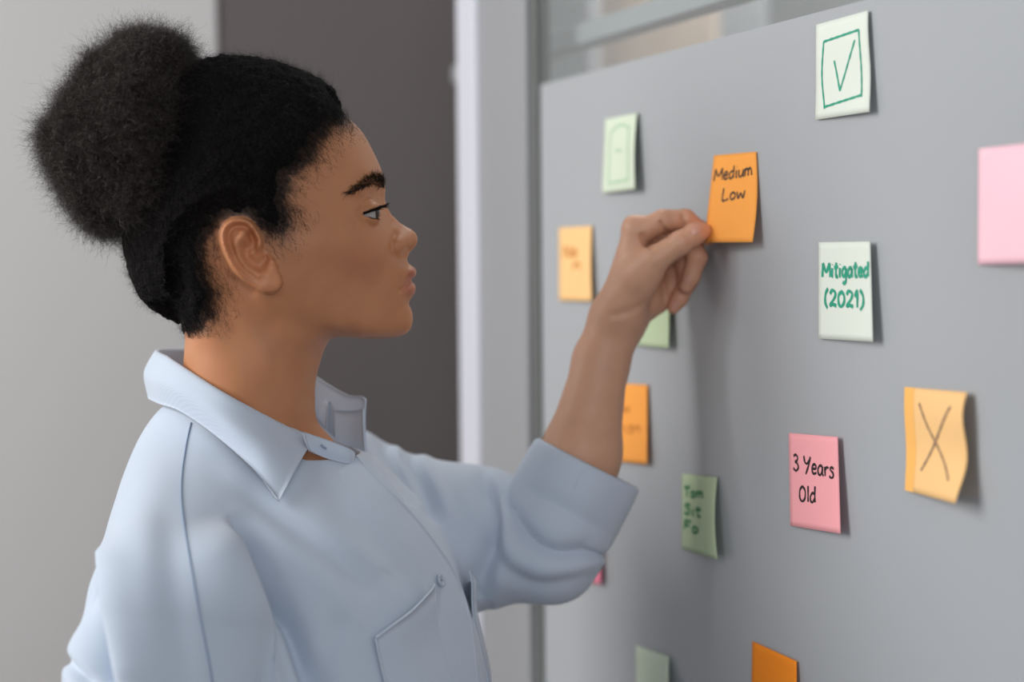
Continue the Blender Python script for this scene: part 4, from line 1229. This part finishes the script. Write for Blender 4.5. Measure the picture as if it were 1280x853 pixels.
# ------------------------------------------------------------------ left forearm and hand
h = 0.0013
P = grid((0.02, 1.33, 1.175), (0.205, 1.485, 1.56), h)
J = lambda *a_: pt(*a_)
def chain(pts, rad, k=0.0):
    d = None
    for (p, q, r0, r1) in zip(pts[:-1], pts[1:], rad[:-1], rad[1:]):
        c = cone(P, p, q, r0, r1)
        d = c if d is None else (smin(d, c, k) if k else np.minimum(d, c))
    return d
arm = chain([pt(694, 700, 1.396), fore_mid, pt(752, 450, 1.416), wrist], [.036, .0335, .0235, .0190], 0.012)
iM, mM, rM, pM = J(796, 292, 1.407), J(803, 292, 1.424), J(808, 303, 1.440), J(809, 320, 1.450)
palm = cone(P, J(768, 396, 1.412), iM, .0165, .0125)
for q, r in ((mM, .0125), (rM, .012), (pM, .0115)):
    palm = smin(palm, cone(P, J(774, 398, 1.424), q, .0165, r), 0.010)
palm = smin(palm, cone(P, J(782, 402, 1.425), J(806, 378, 1.440), .0165, .014), 0.012)     # heel of the hand
palm = smin(palm, cone(P, J(777, 388, 1.406), J(806, 340, 1.394), .0180, .0155), 0.014)    # ball of the thumb
palm = smin(palm, cone(P, J(808, 335, 1.436), J(812, 378, 1.440), .0115, .0125), 0.010)
skin = smin(arm, palm, 0.020)
thumb = chain([J(800, 346, 1.394), J(818, 325, 1.387), J(850, 304, 1.384), J(868, 293, 1.386), J(879, 289, 1.389)], [.0150, .0118, .0102, .0094, .0074], 0.004)
skin = smin(skin, thumb, 0.008)
fingers = [
 chain([iM, J(829, 276, 1.402), J(857, 274, 1.403), J(876, 288, 1.404), J(885, 299, 1.405)], [.0115, .0098, .0086, .0078, .0060], 0.003),
 chain([mM, J(860, 287, 1.420), J(872, 322, 1.412), J(864, 346, 1.413), J(858, 358, 1.414)], [.0115, .0095, .0086, .0078, .0064], 0.003),
 chain([rM, J(853, 318, 1.430), J(860, 352, 1.428), J(849, 374, 1.428), J(842, 385, 1.428)], [.0112, .0098, .0084, .0074, .0058], 0.003),
 chain([pM, J(840, 338, 1.440), J(838, 368, 1.440), J(826, 384, 1.438)], [.0102, .0090, .0070, .0056], 0.003)]
tipgap = fingers[0]
for q in fingers:
    skin = smin(skin, q, 0.0022)
# knuckle swell and creases
skin = smin(skin, cone(P, J(792, 282, 1.409), J(797, 283, 1.425), .0085, .0085), 0.010)
o3 = (float(P[0].ravel()[0]), float(P[1].ravel()[0]), float(P[2].ravel()[0]))
Va, Qa = surface_nets(skin.astype(np.float32), o3, h); del skin
Va = smooth_np(Va, Qa, 3, 0.5)
Na = normals_np(Va, Qa)
if (Na * (Va - Va.mean(0))).sum() < 0: Qa = Qa[:, ::-1]; Na = -Na
Va = folds(Va, Na, [([(800, 290), (806, 302), (815, 310)], -2.4, 2.5, 3, 1.3, 1.5), ([(824, 274), (828, 284), (836, 295)], -2.6, 2, 2.5, 1.3, 1.5),
                    ([(852, 266), (854, 276), (855, 284)], -2.4, 2, 2.5, 1.3, 1.5), ([(757, 396), (770, 394), (790, 389), (806, 380)], -1.8, 3.5, 4, 1.3, 1.5),
                    ([(845, 296), (850, 303), (851, 312)], -0.5, 2, 2, 1.3, 1.5)])
ta = np.tile(np.array(srgb(206, 158, 130)), (len(Va), 1))
px_, py_, _ = project(Va)
mk = sstep(840, 880, px_) * sstep(430, 400, 430 - (py_ * 0)) * 0.0
ft = np.clip(sstep(845, 885, px_) + sstep(340, 390, py_) * sstep(825, 845, px_), 0, 1) * 0.5
ta = ta * (1 - ft[:, None]) + np.array(srgb(222, 155, 128)) * ft[:, None]
extra_body = [(Va, Qa, ta)]
bvh_hand = BVHTree.FromPolygons([tuple(v) for v in Va], [tuple(q) for q in Qa.tolist()])
def nail(cx, cy, ang, la, lb):
    ca, sa = math.cos(ang), math.sin(ang); k = 11
    g = np.zeros((k, k, 3)); uu = np.linspace(-1, 1, k)
    for i, u in enumerate(uu):
        for j, v in enumerate(uu):
            x = u * math.sqrt(1 - v * v / 2); y = v * math.sqrt(1 - u * u / 2)
            px = cx + ca * la * x - sa * lb * y; py = cy + sa * la * x + ca * lb * y
            p, n_ = cast(bvh_hand, px, py)
            if p is None: return
            d = p - CAM; n_ = n_ if n_ @ d < 0 else -n_
            g[i, j] = p + n_ * (0.0006 - 0.0004 * (x * x + y * y)**2)
    sheet('fingernail', g, MAT['nail'], person, 0.0004)
nail(870, 287.5, math.radians(-22), 8.5, 5.0)
nail(859.5, 351, math.radians(115), 6.5, 4.2)
nail(844.5, 381, math.radians(125), 5.5, 3.6)

# ------------------------------------------------------------------ the rest of her, under and below the shirt
h = 0.009
P = grid((-0.52, 1.00, -0.02), (0.12, 1.66, 1.40), h)
xt = (P[0] - N0[0]) * TF[0] + (P[1] - N0[1]) * TF[1]; yt = (P[0] - N0[0]) * TLv[0] + (P[1] - N0[1]) * TLv[1]
T = (xt, yt, P[2])
D = cone(T, (-0.03, 0, 1.36), (-0.02, 0, 1.25), .040, .080)
D = smin(D, ellipsoid(T, (0.0, 0, 1.12), (.090, .125, .20)), .04)
D = smin(D, cone(T, (0, 0, 1.1), (0, 0, 0.95), .10, .11), .04)
D = smin(D, cone(T, (-0.02, 0.02, 1.28), (-0.01, 0.155, 1.275), .035, .036), .02)
D = smin(D, cone(T, (-0.02, -0.02, 1.28), (-0.005, -0.150, 1.245), .035, .036), .02)
D = smin(D, cone(P, tw_(-0.01, 0.155, 1.275), elbow, .036, .030), .02)
D = smin(D, cone(P, elbow, fore_mid, .030, .026), .02)
D = smin(D, cone(T, (-0.005, -0.15, 1.245), (-0.01, -0.205, 1.06), .036, .032), .02)
D = smin(D, cone(T, (-0.01, -0.205, 1.06), (0.04, -0.150, 0.86), .030, .022), .02)
o3 = tuple(float(P[i].ravel()[0]) for i in range(3))
Vb, Qb = surface_nets(D.astype(np.float32), o3, h)
Vb = smooth_np(Vb, Qb, 2)
Nb = normals_np(Vb, Qb)
if (Nb * (Vb - Vb.mean(0))).sum() < 0: Qb = Qb[:, ::-1]
extra_body.append((Vb, Qb, np.tile(SK, (len(Vb), 1))))
D = smin(ellipsoid(T, (0, 0, 0.90), (.125, .165, .14)), cone(T, (-0.005, 0.085, 0.86), (0.0, 0.095, 0.10), .088, .062), .04)
D = smin(D, cone(T, (-0.005, -0.085, 0.86), (0.0, -0.095, 0.10), .088, .062), .04)
Vt, Qt = surface_nets(np.maximum(D, 0.055 - P[2]).astype(np.float32), o3, h)
Vt = smooth_np(Vt, Qt, 2)
if (normals_np(Vt, Qt) * (Vt - Vt.mean(0))).sum() < 0: Qt = Qt[:, ::-1]
trousers = link('trousers', mesh_np('trousers', Vt, Qt), MAT['trouser'], person)
for s in (-1, 1):
    D = smin(cone(T, (-0.03, 0.095 * s, 0.045), (0.13, 0.105 * s, 0.032), .042, .036), cone(T, (-0.02, 0.095 * s, 0.05), (-0.01, 0.095 * s, 0.11), .042, .040), .03)
    D = np.maximum(D, 0.002 - P[2])
    Vf, Qf = surface_nets(D.astype(np.float32), o3, h)
    Vf = smooth_np(Vf, Qf, 1)
    if (normals_np(Vf, Qf) * (Vf - Vf.mean(0))).sum() < 0: Qf = Qf[:, ::-1]
    link('shoe', mesh_np('shoe', Vf, Qf), MAT['shoe'], person)
body_parts = [(Vh, Qh, tint)]
if 'extra_body' in globals(): body_parts += extra_body
off = 0; VV, QQ, TT = [], [], []
for v, q, t in body_parts:
    VV.append(v); QQ.append(q + off); TT.append(t); off += len(v)
me = mesh_np('body', np.vstack(VV), np.vstack(QQ))
ca = me.color_attributes.new('tint', 'FLOAT_COLOR', 'POINT')
ca.data.foreach_set('color', np.c_[np.vstack(TT), np.ones(off)].astype(np.float32).ravel())
body = link('body', me, MAT['skin'], person)
